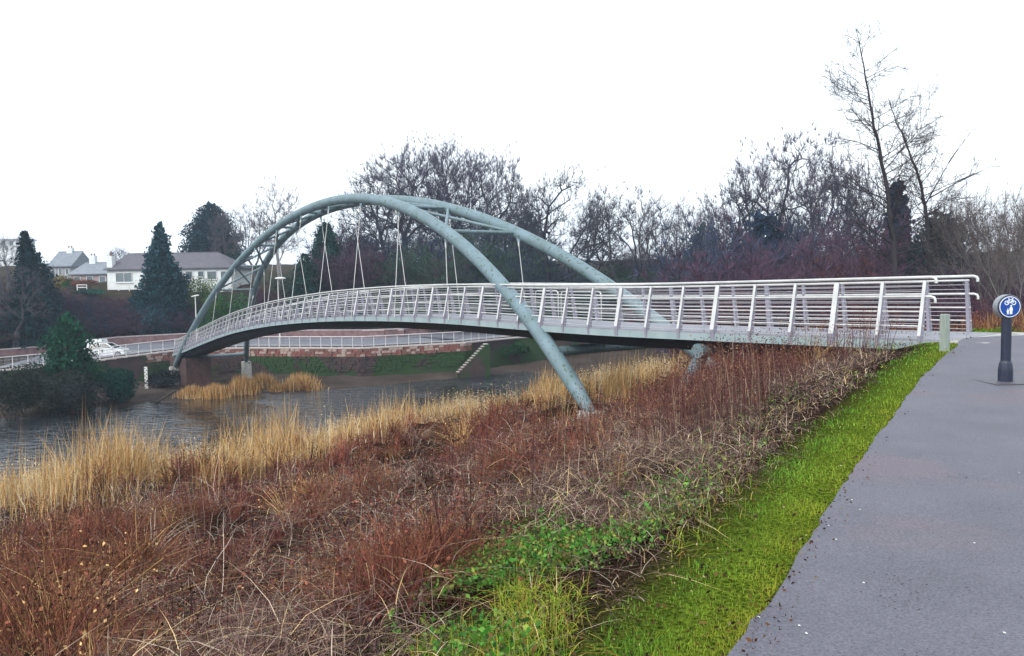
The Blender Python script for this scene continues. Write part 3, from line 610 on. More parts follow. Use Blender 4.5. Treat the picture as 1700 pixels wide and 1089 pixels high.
SB = mat('sign_blue', (.005, .05, .27), rough=.3); SW = mat('sign_white', (.8, .82, .85), rough=.4)
SX = .0655
MB().tube([(SX-.002, 0, 1.03), (SX+.002, 0, 1.03)], .141, 40).build('sign_border', SW, hd); MB().tube([(SX, 0, 1.03), (SX+.0045, 0, 1.03)], .131, 40).build('sign_disc', SB, hd)
M = MB(); X0 = SX+.006
def ring(M, cy, cz, r, w, n=20):
    for i in range(n):
        a, b = 2*math.pi*i/n, 2*math.pi*(i+1)/n; M.poly([(X0, cy+(r-w)*math.cos(a), cz+(r-w)*math.sin(a)), (X0, cy+(r+w)*math.cos(a), cz+(r+w)*math.sin(a)), (X0, cy+(r+w)*math.cos(b), cz+(r+w)*math.sin(b)), (X0, cy+(r-w)*math.cos(b), cz+(r-w)*math.sin(b))])
def stroke(M, a, b, w):
    a, b = Vector((0, *a)), Vector((0, *b)); n = Vector((1, 0, 0)).cross((b-a).normalized())*w
    M.poly([(X0, p.y, p.z) for p in (a-n, b-n, b+n, a+n)])
cz = 1.085
for y in (-.047, .047): ring(M, y, cz, .026, .005)
for a, b in (((-.047, cz), (-.018, cz+.042)), ((-.018, cz+.042), (.032, cz+.042)), ((.032, cz+.042), (.047, cz)), ((.032, cz+.042), (.002, cz)), ((.002, cz), (-.018, cz+.042)), ((.002, cz), (-.047, cz)), ((.032, cz+.042), (.028, cz+.056)), ((.018, cz+.056), (.04, cz+.056)), ((-.018, cz+.042), (-.021, cz+.058)), ((-.032, cz+.058), (-.012, cz+.058))): stroke(M, a, b, .0045)
M.build('cycle_symbol', SW, hd)
def person_sym(cy, z0, h, name):
    M = MB(); r = h*.1; n = 12; M.poly([(X0, cy+r*math.cos(2*math.pi*i/n), z0+h-r+r*math.sin(2*math.pi*i/n)) for i in range(n)])
    M.poly([(X0, cy-h*.14, z0+h*.76), (X0, cy-h*.2, z0+h*.42), (X0, cy-.13*h, z0+h*.42), (X0, cy-h*.14, z0), (X0, cy-h*.03, z0), (X0, cy, z0+h*.38), (X0, cy+h*.03, z0), (X0, cy+h*.14, z0), (X0, cy+.13*h, z0+h*.42), (X0, cy+h*.2, z0+h*.42), (X0, cy+h*.14, z0+h*.76)])
    M.build(name, SW, hd)
person_sym(.012, .93, .125, 'adult_symbol'); person_sym(-.03, .93, .078, 'child_symbol')
MB().box((0, 0, .006), (.62, .62, .008), -face).build('paving_patch', mat('patch_asphalt', (.06, .058, .07), (.085, .08, .095), rough=.5, scale=8, bump=.004, bscale=90), bo)
TP = at(1568, 577, 14.3); TP.z = float(zpath(14.3))
tp = MB().box((0, 0, .3), (.13, .13, .72), 0, .97).build('timber_post', mat('green_grey_timber', (.30, .34, .30), (.22, .26, .23), rough=.85, scale=5, stretch=(6, 6, 1), bump=.004), bevel=.015); tp.location = (TP.x, TP.y, TP.z); tp.rotation_euler = (0, 0, .4)
tag(tp, 'short weathered grey green timber post beside the near end of the bridge', 'post')
# ------------------------------------------------------------------ plants
BARK = vcol_mat('bark_and_twigs', .95, spec=0); LEAF = vcol_mat('leaf_surface', .9, .12, spec=.03); GRASS = vcol_mat('grass_and_stems', .85, .1, spec=.05)
def tube_np(segs, n=3):                                     # segs: list of (p0,p1,r0,r1) -> verts, quads
    s = np.array([[*a, *b, r0, r1] for a, b, r0, r1 in segs], float); p0, p1 = s[:, :3], s[:, 3:6]; r0, r1 = s[:, 6], s[:, 7]
    d = p1-p0; d /= np.linalg.norm(d, axis=1)[:, None]+1e-9; up = np.where(np.abs(d[:, 2:3]) < .9, [[0, 0, 1.]], [[1., 0, 0]])
    a = np.cross(d, up); a /= np.linalg.norm(a, axis=1)[:, None]; b = np.cross(a, d); V = []
    for p, r in ((p0, r0), (p1, r1)):
        for j in range(n): w = 2*math.pi*j/n; V.append(p+(a*math.cos(w)+b*math.sin(w))*r[:, None])
    V = np.stack(V, 1).reshape(-1, 3); N = len(s); base = np.arange(N)[:, None]*2*n; Q = []
    for j in range(n): j2 = (j+1) % n; Q.append(np.concatenate([base+j, base+j2, base+n+j2, base+n+j], 1))
    return V, np.stack(Q, 1).reshape(-1, 4)
def twigs_np(P, Dr, Ln, w, r):                              # thin tapering blades, one triangle each
    N = len(P); side = np.cross(Dr, r.normal(size=(N, 3))); side /= np.linalg.norm(side, axis=1)[:, None]+1e-9
    V = np.stack([P-side*w[:, None]/2, P+side*w[:, None]/2, P+Dr*Ln[:, None]], 1).reshape(-1, 3); return V, np.arange(3*N).reshape(-1, 3)
def join_build(name, parts, m, parent=None):               # parts: (V, F, col)
    V = []; FL = []; FS = []; C = []; k = 0
    for v, f, c in parts:
        V.append(v); FL.append((f+k).ravel()); FS.append(np.full(len(f), f.shape[1])); c = np.asarray(c, float); C.append(np.tile(c, (len(v), 1)) if c.ndim == 1 else c); k += len(v)
    return mesh_np(name, np.vstack(V), np.concatenate(FL), np.concatenate(FS), m, parent, np.vstack(C))
def unit(v): return v/np.linalg.norm(v)
def grow(seed, H, trunk_frac, spread, up, lv=5, r0=.02, lean=0, nk=(3, 4), tw=12, twl=.07, tww=.0022, wob=.12, decay=.68, fast=False, poles=1):
    r = np.random.default_rng(seed); trunk = []; limbs = []; TP, TD, TL = [], [], []
    def go(p, d, ln, rad, l, dst):
        ns = 3; q = p.copy(); pts = [(q.copy(), rad)]
        for i in range(ns):
            d = unit(d+r.normal(size=3)*wob+np.array([0, 0, up*.12])); q2 = q+d*ln/ns; r2 = rad*(1-.42*(i+1)/ns)
            dst.append((q, q2, rad*(1-.42*i/ns), r2)); q = q2; pts.append((q.copy(), r2))
        if l >= lv-2:
            for _ in range(tw if l >= lv-1 else tw//2):
                k = r.integers(1, ns+1); a = pts[k-1][0]+(pts[k][0]-pts[k-1][0])*r.random(); TP.append(a); TD.append(unit(d+r.normal(size=3)*.75+np.array([0, 0, .15]))); TL.append(H*twl*r.uniform(.4, 1.3))
        if l >= lv: return
        n = r.integers(nk[0], nk[1]+1)
        for c in range(n):
            k = ns if c < 2 else r.integers(1, ns+1); b, rb = pts[k]
            az = r.uniform(0, 2*math.pi); sp = spread*r.uniform(.6, 1.25)*(1 if c else .45)
            a = unit(np.cross(d, r.normal(size=3))); nd = unit(d*math.cos(sp)+a*math.sin(sp)+np.array([0, 0, up*.25])); go(b, nd, ln*decay*r.uniform(.8, 1.15), rb*(.78 if c == 0 else .6), l+1, limbs)
    for _ in range(poles):
        d0 = unit(np.array([r.normal()*.06+lean+(r.normal()*.45 if poles > 1 else 0), r.normal()*.06+(r.normal()*.45 if poles > 1 else 0), 1]))
        go(np.array([r.normal()*.03*H*(poles > 1), r.normal()*.03*H*(poles > 1), -.02*H]), d0, H*trunk_frac, H*r0, 0, trunk)
    zmax = max(s[1][2] for s in limbs+trunk)+.4*H*twl; k = H/zmax
    V1, Q1 = tube_np([(a*k, b*k, c, d) for a, b, c, d in trunk], 7); V2, Q2 = tube_np([(a*k, b*k, max(c, .0009*H), max(d, .0007*H)) for a, b, c, d in limbs], 3)
    TP, TD, TL = np.array(TP)*k, np.array(TD), np.array(TL); Vt, Ft = twigs_np(TP, TD, TL, np.full(len(TP), H*tww)*r.uniform(.6, 1.4, len(TP)), r)
    return (V1, Q1), (V2, Q2), (Vt, Ft)
def bare_proto(name, seed, H, col, tcol, **kw):
    (V1, Q1), (V2, Q2), (Vt, Ft) = grow(seed, H, **kw); r = np.random.default_rng(seed); c = np.array(col); tc = np.array(tcol)
    cc = np.repeat(tc*r.uniform(.6, 1.5, (len(Ft), 1)), 3, 0)
    root = empty(name); join_build('trunk', [(V1, Q1, c)], BARK, root); join_build('crown', [(V2, Q2, c), (Vt, Ft, cc)], BARK, root); return root
def leaf_cloud(C, R, n, size, r, flat=.8):
    P = r.normal(size=(n, 3)); P /= np.linalg.norm(P, axis=1)[:, None]; P = P*(r.random((n, 1))**.35)*R+C; return P
def leaves_np(P, size, r, droop=0):
    N = len(P); a = r.normal(size=(N, 3)); a[:, 2] -= droop; a /= np.linalg.norm(a, axis=1)[:, None]; b = np.cross(a, r.normal(size=(N, 3))); b /= np.linalg.norm(b, axis=1)[:, None]; s = size*r.uniform(.6, 1.4, (N, 1))
    V = np.stack([P-a*s*.5, P+b*s*.32, P+a*s*.6, P-b*s*.32], 1).reshape(-1, 3); return V, np.arange(4*N).reshape(-1, 4)
def conifer_proto(name, seed, H, w, col, n=9000, ragged=.5, power=.85, size=None, base=.04, layers=14, shape='cone'):
    r = np.random.default_rng(seed); t = 1-r.random(n)**.62; t = base+(1-base)*t; az = r.uniform(0, 2*math.pi, n)
    prof = (1-t)**power if shape == 'cone' else np.sqrt(np.clip(1-((t-.38)/.62)**2, 0, 1))*np.where(t < .38, .85+.15*t/.38, 1)
    lay = .72+.28*np.abs(np.sin(t*layers*math.pi+az*1.5)); lump = 1+ragged*(vnoise(az*2.2, t*9, seed)-.5)*2; R = w/2*prof*lay*lump*(r.uniform(.35, 1, n)**.4)+.02*H*r.random(n)
    P = np.stack([R*np.cos(az), R*np.sin(az), t*H-R*.22], -1); P += r.normal(size=P.shape)*.012*H; SZ = np.full((n, 1), size or H*.026); ic = r.random(n) < .22; P[ic, :2] *= .62; SZ[ic] *= 2.6; V, Q = leaves_np(P, SZ, r, .6)
    c = np.array(col)*(.45+1.1*vnoise(az*3, t*12, seed+5))[:, None]*r.uniform(.75, 1.25, (n, 1)); root = empty(name)
    join_build('crown', [(V, Q, np.repeat(c, 4, 0))], LEAF, root); V1, Q1 = tube_np([(np.array([0, 0, -.5]), np.array([0, 0, H*.5]), H*.018, H*.012), (np.array([0, 0, H*.5]), np.array([0, 0, H*.97]), H*.012, H*.002)], 6)
    join_build('trunk', [(V1, Q1, (.04, .03, .025))], BARK, root); return root
def bush_proto(name, seed, H, w, col, n=4000, size=.16, twig=None, blobs=9):
    r = np.random.default_rng(seed); Cs = np.stack([r.normal(size=blobs)*w*.24, r.normal(size=blobs)*w*.24, H*(.25+.5*r.random(blobs))], -1); Rs = np.stack([w*r.uniform(.16, .3, blobs), w*r.uniform(.16, .3, blobs), H*r.uniform(.18, .32, blobs)], -1)
    k = r.integers(0, blobs, n); d = r.normal(size=(n, 3)); d /= np.linalg.norm(d, axis=1)[:, None]; P = Cs[k]+d*Rs[k]*(r.random((n, 1))**.3); P[:, 2] = np.abs(P[:, 2]); V, Q = leaves_np(P, size, r)
    c = np.array(col)*(.5+r.random(blobs)[k][:, None])*r.uniform(.7, 1.4, (n, 1)); parts = [(V, Q, np.repeat(c, 4, 0))]
    root = empty(name); join_build('foliage', parts, LEAF, root)
    segs = []
    for _ in range(22 if True else 0): a = np.array([r.normal()*.1*w, r.normal()*.1*w, -.2]); b = Cs[r.integers(0, blobs)]+r.normal(size=3)*.2; segs.append((a, b, .03, .015))
    V1, Q1 = tube_np(segs, 3); join_build('stems', [(V1, Q1, (.05, .035, .03))], BARK, root); return root
def place(proto, loc, rz, sc, label, cat, group=None, name=None):
    used = proto.get('_used'); 
    if used: 
        r = proto.copy(); COL.objects.link(r)
        for ch in list(proto.children): c = ch.copy(); COL.objects.link(c); c.parent = r
    else: r = proto; proto['_used'] = 1
    r.location = loc; r.rotation_euler = (0, 0, rz); r.scale = sc if isinstance(sc, tuple) else (sc, sc, sc)
    for kk in ('label', 'category', 'group'):
        if kk in r: del r[kk]
    tag(r, label, cat, group); PLACED.append(r); return r

def crown_tree(seed, H, w, base, n, tw=13, twl=.06, tww=.0022, tip=.0016, shell=.55, low=.3, cz=.6, poles=1, jit=.05, up=.45, lump=.25):
    r = np.random.default_rng(seed); V = r.normal(size=(n*3, 3)); V /= np.linalg.norm(V, axis=1)[:, None]; V = V[V[:, 2] > -low-.35][:n]; az = np.arctan2(V[:, 1], V[:, 0])
    rad = (shell+(1-shell)*r.random(len(V)))*(1+lump*(vnoise(az*1.6+9, V[:, 2]*2.5+9, seed)-.5)*2)
    P = V*rad[:, None]*np.array([w/2, w/2, H*(1-cz)]); P[:, 2] = np.where(P[:, 2] < 0, P[:, 2]*.8, P[:, 2])+H*cz
    segs = []; TP, TD = [], []; c0 = np.array([0, 0, H*base*.9])
    def rec(p, pts, l):
        m = len(pts)
        if m <= 2 or l > 11:
            for t in pts:
                mid = (p+t)/2+r.normal(size=3)*np.linalg.norm(t-p)*.1; segs.append((p, mid, tip*H*1.2, tip*H)); segs.append((mid, t, tip*H, tip*H*.5)); TP.append(t); TD.append(unit(t-c0)); TP.append(mid); TD.append(unit(t-c0))
            return
        k = 2 if r.random() < .7 or m < 6 else 3; D_ = pts-p; D_ = D_/(np.linalg.norm(D_, axis=1)[:, None]+1e-9); sd_ = r.choice(m, k, replace=False); g = np.argmax(D_@D_[sd_].T, 1)
        for j in range(k):
            q = pts[g == j]
            if not len(q): continue
            c = q.mean(0); f = r.uniform(.28, .45); e = p+(c-p)*f+r.normal(size=3)*np.linalg.norm(c-p)*jit; ra = tip*H*len(q)**.48; segs.append((p, e, ra*1.12, ra)); rec(e, q, l+1)
    trunk = []
    if poles == 1:
        q = np.array([r.normal()*.02*H, r.normal()*.02*H, H*base]); m_ = q/2+r.normal(size=3)*.01*H; R0 = tip*H*len(P)**.5*1.15; trunk = [(np.array([0, 0, -.03*H]), m_, R0*1.4, R0*1.1), (m_, q, R0*1.1, R0)]; rec(q, P, 0)
    else:
        seeds = P[r.choice(len(P), poles, replace=False)]; g = np.argmin(((P[:, None]-seeds[None])**2).sum(-1), 1)
        for j in range(poles):
            q0 = np.array([seeds[j][0]*.25, seeds[j][1]*.25, -.03*H]); q = P[g == j]
            if len(q) < 2: continue
            e = q0+(q.mean(0)-q0)*.3; trunk.append((q0, e, tip*H*len(q)**.5*1.2, tip*H*len(q)**.5)); rec(e, q, 0)
    V1, Q1 = tube_np(trunk, 7); V2, Q2 = tube_np(segs, 3); TP = np.repeat(np.array(TP), tw, 0); TD = np.repeat(np.array(TD), tw, 0); N = len(TP)
    TD = TD+r.normal(size=(N, 3))*up; TD /= np.linalg.norm(TD, axis=1)[:, None]; Vt, Ft = twigs_np(TP, TD, H*twl*r.uniform(.35, 1.4, N), H*tww*r.uniform(.6, 1.4, N), r)
    return (V1, Q1), (V2, Q2), (Vt, Ft)
def cproto(name, seed, H, col, tcol, **kw):
    (V1, Q1), (V2, Q2), (Vt, Ft) = crown_tree(seed, H, **kw); r = np.random.default_rng(seed); cc = np.repeat(np.array(tcol)*r.uniform(.6, 1.5, (len(Ft), 1)), 3, 0)
    root = empty(name); join_build('trunk', [(V1, Q1, col)], BARK, root); join_build('crown', [(V2, Q2, col), (Vt, Ft, cc)], BARK, root); return root
PLACED = []
PB, PT = (.055, .048, .066), (.075, .062, .098); GT = (.07, .075, .05)  # PT carries the blue-lavender of distance haze in the twig colour
P_ = {}
P_['dome'] = [cproto('bare_tree', 20+i, 20, (.05, .046, .058), PT, w=16, base=.12, n=800, tw=10, twl=.05, tww=.0018, tip=.0009, low=.5, cz=.55) for i in range(3)]
P_['oak'] = [cproto('bare_tree', 40+i, 16, (.035, .035, .045), (.07, .065, .08), w=14, base=.25, n=420, tw=8, twl=.05, tww=.0019, lump=.4, jit=.1, tip=.0013) for i in range(2)]
P_['slim'] = [cproto('bare_tree', 60+i, 14, (.08, .075, .085), (.10, .085, .10), w=7.5, base=.25, n=330, tw=8, twl=.055, tww=.0018, cz=.58, tip=.001) for i in range(2)]
P_['birch'] = [cproto('birch_tree', 80, 15, (.22, .21, .21), (.13, .11, .115), w=6, base=.35, n=240, tw=8, twl=.055, tww=.0017, lump=.4, cz=.6, tip=.001)]
def thicket(seed, H, c, tc): return cproto('thicket_shrub', seed, H, c, tc, w=6.5, base=.1, n=170, tw=18, twl=.11, tww=.0034, cz=.5, low=.6, poles=6, shell=.25, tip=.0012, up=.6, lump=.4)
P_['pur'] = [thicket(100+i, 6, (.045, .032, .045), (.085, .05, .075)) for i in range(3)]
P_['red'] = [thicket(110+i, 6, (.05, .03, .03), (.105, .05, .05)) for i in range(3)]
P_['grn'] = [thicket(120+i, 6, (.035, .042, .035), (.045, .078, .055)) for i in range(2)]
P_['blu'] = [thicket(130+i, 6, (.03, .035, .055), (.042, .055, .092)) for i in range(2)]  # bluish haze tint put into the bark and twig colours
# x, y of the top, distance, kind index, height and width factors, label
def tree(kind, i, px, py, Y, wf, label, cat='tree', group=None, sink=0.0, base=None):
    p = at(px, py, Y); g = gz(p.x, p.y)-sink; pr = P_[kind][i % len(P_[kind])]; H0 = HT[kind]; h = max(1.0, p.z-g); s = h/H0
    return place(pr, (p.x, p.y, g), random.uniform(0, 6.28), (s*wf, s*wf, s), label, cat, group)
HT = {'dome': 20, 'oak': 16, 'slim': 14, 'birch': 15, 'pur': 6, 'red': 6, 'grn': 6, 'blu': 6}
tree('dome', 0, 672, 232, 118, 1.0, 'tall domed bare tree at the left of the big group behind the arch')
tree('dome', 1, 735, 220, 124, 1.0, 'highest bare tree in the middle of the big group behind the arch')
tree('dome', 2, 800, 236, 120, .95, 'domed bare tree on the right side of the big group behind the arch')
tree('oak', 0, 632, 268, 112, .8, 'lower bare tree at the left shoulder of the big group, branches reaching left')
tree('oak', 1, 842, 300, 114, .7, 'small bare tree at the right shoulder of the big group')
tree('oak', 0, 922, 266, 104, .85, 'wide bare oak with dark forked limbs right of the big group')
tree('slim', 0, 1030, 300, 106, 1.35, 'round headed bare tree with pale fan of branches above the middle of the deck')
tree('slim', 1, 1095, 335, 108, 1.0, 'small lilac bare tree between the fan shaped tree and the tall narrow one')
tree('slim', 0, 1152, 318, 112, 1.0, 'narrow bluish bare tree rising over the gap left of the right hand wood')
tree('oak', 1, 985, 330, 118, .7, 'thin hazy bare tree between the oak and the fan shaped tree')
tree('dome', 2, 1312, 214, 92, .9, 'tallest domed bare tree of the right hand wood')
tree('oak', 1, 1245, 278, 88, .75, 'bushy bare tree at the left edge of the right hand wood')
tree('dome', 0, 1375, 240, 94, .6, 'bare tree just right of the tallest dome in the right hand wood')
tree('oak', 0, 1420, 262, 84, .7, 'bare tree partly behind the thin alder in the right hand wood')
tree('slim', 1, 1205, 345, 96, .9, 'low bare tree at the left foot of the right hand wood')
tree('birch', 0, 460, 300, 104, 1.0, 'tall pale birch rising behind the left side of the arch')
tree('slim', 0, 420, 333, 108, 1.0, 'lilac bare tree left of the pale birch')
tree('slim', 1, 372, 342, 122, .8, 'faint misty bare tree between the broad evergreen and the lilac one')
tree('dome', 1, 196, 408, 150, .9, 'round misty bare tree behind the bungalow chimney')
tree('slim', 0, 52, 415, 130, 1.0, 'misty bare tree behind the left conifer'); tree('slim', 1, 8, 392, 118, 1.2, 'bare tree at the far left edge below the pale building')
tree('slim', 0, 18, 440, 82, 1.5, 'grey twiggy willow like tree filling the left edge above the road')
# conifers
def con(px, py, Y, w, label, col, seed, **k):
    p = at(px, py, Y); g = gz(p.x, p.y); h = p.z-g; c = conifer_proto(k.pop('name', 'conifer_tree'), seed, h, w, col, **k); return place(c, (p.x, p.y, g), random.random()*6, 1.0, label, 'tree')
BLU_, DKG, GRN = (.018, .058, .07), (.010, .042, .036), (.03, .085, .03)
con(264, 374, 96, 9.2, 'pointed blue green spruce standing in front of the bungalow', BLU_, 1, n=11000)
con(350, 338, 128, 9.5, 'broad round topped evergreen behind the bungalow roof', (.018, .045, .06), 2, n=20000, shape='dome', layers=5)
con(386, 398, 122, 6, 'small dark conifer beside the broad evergreen', DKG, 3, n=4000)
con(42, 384, 84, 5.6, 'dark ragged conifer at the left edge with drooping branches', (.014, .04, .045), 4, n=7000, ragged=.5)
con(60, 420, 86, 5.0, 'dark conifer leaning on the right side of the ragged left conifer', (.014, .04, .05), 14, n=5000, ragged=.4, shape='dome')
con(540, 368, 106, 10, 'large dark green conifer seen through the arches', (.012, .05, .042), 5, n=10000, power=.6)
con(505, 420, 100, 7, 'dark green conifer left of the large one, under the arches', (.014, .045, .036), 6, n=6000, power=.6)
con(592, 388, 112, 8, 'blue green evergreen right of the large conifer under the arches', (.018, .045, .05), 7, n=6000, shape='dome')
con(1268, 345, 84, 7.5, 'dark blue evergreen at the foot of the right hand wood', (.015, .03, .055), 8, n=8000, shape='dome')
con(1565, 345, 58, 6.0, 'dark ivy clad evergreen right of the thin alder', (.025, .04, .045), 9, n=9000, shape='dome')
con(1490, 300, 72, 5.0, 'narrow dark conifer behind the alder trunks', (.02, .028, .045), 10, n=6000)
con(1170, 375, 104, 8, 'blue green evergreen left of the right hand wood', (.02, .05, .055), 11, n=6000, shape='dome')
con(875, 350, 116, 7, 'dull green evergreen between the big group and the oak', (.025, .05, .045), 12, n=5000, shape='dome')
con(109, 520, 63, 4.4, 'tall narrow ivy green evergreen on the far bank at the left', (.014, .065, .035), 13, n=7000, shape='dome')
# bushes
def bush(px, py, Y, w, label, col, seed, n=3000, size=.16, h=None, cat='bush'):
    p = at(px, py, Y); g = gz(p.x, p.y); hh = h or max(.8, p.z-g); b = bush_proto('leafy_bush', seed, hh, w, col, n, size); return place(b, (p.x, p.y, g), random.random()*6, 1.0, label, cat)
bush(274, 532, 100, 2.6, 'small bright green bush behind the far road', (.06, .16, .03), 31, 1500)
bush(352, 452, 96, 5, 'yellow green bush between the bungalow and the arch', (.10, .13, .03), 32, 3500)
bush(365, 475, 92, 7, 'mid green shrub behind the left arch leg', (.03, .10, .03), 33, 5000)
bush(306, 448, 104, 5, 'dark rounded evergreen against the bungalow wall', (.015, .035, .045), 34, 4000)
bush(340, 462, 101, 3.6, 'teal green bush below the bungalow windows', (.015, .07, .05), 35, 2500)
bush(120, 462, 108, 2.6, 'bright green clipped shrub left of the bungalow', (.02, .10, .025), 36, 2000)
bush(88, 450, 112, 4.4, 'mustard brown shrub in the left hand gardens', (.16, .12, .03), 37, 2500)
bush(142, 458, 108, 4, 'russet shrub below the long grey roof', (.12, .05, .035), 38, 2200)
bush(152, 490, 98, 4, 'teal green bush on the slope left of the bungalow', (.02, .07, .05), 39, 2500)
bush(168, 588, 64, 5.2, 'large dark green bush on the river bank hiding the car wheels', (.012, .055, .04), 40, 7000)
bush(60, 606, 60, 6, 'dark brown green bush on the far bank at the left', (.03, .035, .025), 41, 6000)
bush(10, 600, 58, 5.5, 'dark bush at the left edge of the far bank', (.025, .035, .025), 42, 5000)
bush(115, 618, 60, 5, 'low dark bush at the waterline below the narrow evergreen', (.025, .03, .03), 43, 5000)
bush(268, 615, 73, 4, 'dark low bush left of the front arch foot', (.018, .022, .022), 44, 3500)
bush(200, 628, 66, 3.6, 'low green bush between the dark bushes and the gauge board', (.015, .045, .02), 45, 3000)
bush(845, 560, 88, 5, 'dark green bush at the right end of the river wall', (.015, .05, .02), 46, 4000)
bush(900, 555, 94, 7, 'dark green thicket on the far bank right of the wall end', (.02, .04, .025), 47, 5000)
bush(10, 560, 84, 8, 'mauve brown scrub by the far road at the left edge', (.06, .045, .05), 48, 4000)
# thickets that clothe the far slope and the near bank behind the bridge
LM = [(0, 'at far left edge'), (45, 'below the ragged left conifer'), (85, 'below the mustard shrub'), (112, 'above the ivy green evergreen'), (140, 'above the parked car'), (172, 'just right of the parked car'), (205, 'under the big bungalow window'), (238, 'left of the bungalow spruce'), (272, 'below the bungalow spruce'), (300, 'left of the slim street lamp'), (328, 'behind the slim street lamp'), (360, 'behind the left arch leg'), (395, 'between the two left arch legs'), (428, 'just right of the rear arch leg'), (460, 'behind the disc headed lamp'), (492, 'left of the dark green conifers'), (530, 'before the large dark conifer'), (570, 'right of the large dark conifer'), (605, 'under the crown of the arch'), (640, 'below the left shoulder tree'), (680, 'below the left domed tree'), (715, 'left of the highest domed tree'), (750, 'below the highest domed tree'), (785, 'below the right domed tree'), (820, 'where front arch crosses rails'), (855, 'below the right shoulder tree'), (890, 'left of the wide bare oak'), (925, 'below the wide bare oak'), (960, 'right of the wide bare oak'), (1000, 'where rear arch meets handrail'), (1040, 'below the fan shaped tree'), (1080, 'below the small lilac tree'), (1120, 'left of the narrow bluish tree'), (1160, 'below the narrow bluish tree'), (1200, 'left of the right hand wood'), (1250, 'at left of the right wood'), (1310, 'below the tallest right dome')]
TIER = {}
def thick(kind, px, py, Y, wf=1.3, tier='middle row'):
    K = {'pur': 'purple brown', 'red': 'reddish', 'grn': 'greenish', 'blu': 'blue grey'}[kind]; lm = min(LM, key=lambda q: abs(q[0]-px))[1]
    return tree(kind, random.randrange(3), px, py, Y, wf, K+' thicket, '+tier+' of far slope, '+lm, 'shrub', 'bare thicket shrubs on the far slope', .3)
rr = random.Random(5)
for x in range(560, 1240, 27):
    top = (364 if x < 880 else 414)+12*math.sin(x*.021)+rr.uniform(-14, 14)
    thick(rr.choice(['pur', 'blu', 'blu', 'grn']), x, top, 116+rr.uniform(-6, 6), 1.1, 'top row')
    thick(rr.choice(['pur', 'grn', 'grn', 'blu']), x+rr.uniform(-8, 8), top+42+rr.uniform(-10, 10), 106+rr.uniform(-4, 4), 1.4, 'middle row')
    thick(rr.choice(['pur', 'grn', 'grn', 'blu']), x+rr.uniform(-8, 8), 486+rr.uniform(-12, 12), 98+rr.uniform(-3, 3), 1.7, 'bottom row')
def ywd(px, wd):
    lo, hi = 60., 130.
    for _ in range(30):
        m = (lo+hi)/2; p = at(px, 500, m)
        if sdist([[p.x, p.y]], WALL)[0] > wd: hi = m
        else: lo = m
    return lo
for x in range(-30, 560, 25):
    hi_ = x < 100 or x > 320
    thick(rr.choice(['pur', 'blu', 'grn', 'red']), x, 487+rr.uniform(-4, 8)-(14 if hi_ else 0), ywd(x, 22.5), 1.5, 'top row')
    thick(rr.choice(['pur', 'blu', 'pur', 'grn']), x+12, 496+rr.uniform(-7, 8)-(8 if hi_ else 0), ywd(x+12, 19.5), 1.4, 'middle row')
    thick(rr.choice(['pur', 'blu', 'grn', 'pur']), x+5, 514+rr.uniform(-8, 8), ywd(x+5, 16.3), 1.5, 'bottom row')
for x in range(470, 620, 26): thick(rr.choice(['pur', 'grn']), x, 440+rr.uniform(-12, 12), 104, 1.3, 'raised middle')
for x in range(850, 1330, 40): thick(rr.choice(['pur', 'red', 'blu']), x, 520+rr.uniform(-14, 8), 102+rr.uniform(-3, 3)+max(0, (x-1000)*.04), 2.0, 'lowest fringe')
def bay(px):
    xs = [1532, 1463, 1390, 1320, 1252, 1193, 1135, 1081, 1032]; n = sum(1 for q in xs if q > px); W_ = ['', 'first', 'second', 'third', 'fourth', 'fifth', 'sixth', 'seventh', 'eighth', 'ninth']
    return 'beyond the open path right of the railings' if px > 1640 else 'just past the end of the railings' if n == 0 else 'behind the '+W_[n]+' railing bay from the right'
def nthick(kind, px, py, Y, wf, lab, grp): return tree(kind, random.randrange(3), px, py, Y, wf, lab, 'shrub', grp, .3)
for x in range(1190, 1700, 30):
    k = rr.choice(['blu', 'blu', 'pur'] if x < 1330 else ['pur', 'red', 'blu', 'pur'])
    nthick(k, x, 390+rr.uniform(-22, 26)-(8 if x < 1500 else -30), 72+rr.uniform(-8, 8), 1.1, {'pur': 'tall purple brown', 'red': 'tall red brown', 'blu': 'tall blue grey'}[k]+' thicket at the back '+bay(x), 'tall thicket behind the right part of the deck')
for x in range(1150, 1690, 27):
    k = rr.choice(['pur', 'pur', 'red'])
    nthick(k, x, 440+rr.uniform(-26, 16), 48+rr.uniform(-5, 7), 1.2, {'pur': 'purple brown', 'red': 'red brown'}[k]+' twiggy shrub, middle depth, '+('under the second alder' if 1535 < x < 1570 else 'behind the timber post' if 1570 <= x < 1600 else 'over the end of the far rails' if 1600 <= x <= 1640 else bay(x)), 'twiggy shrubs on the near bank beyond the railings')
for x in range(1200, 1700, 34):
    k = rr.choice(['pur', 'red', 'red']); nthick(k, x, 490+rr.uniform(-14, 10), 34+rr.uniform(-3, 3)-(6 if x > 1560 else 0), 1.3, {'pur': 'low purple brown', 'red': 'low red brown'}[k]+' shrub in front '+bay(x), 'low shrubs just behind the bridge railings')
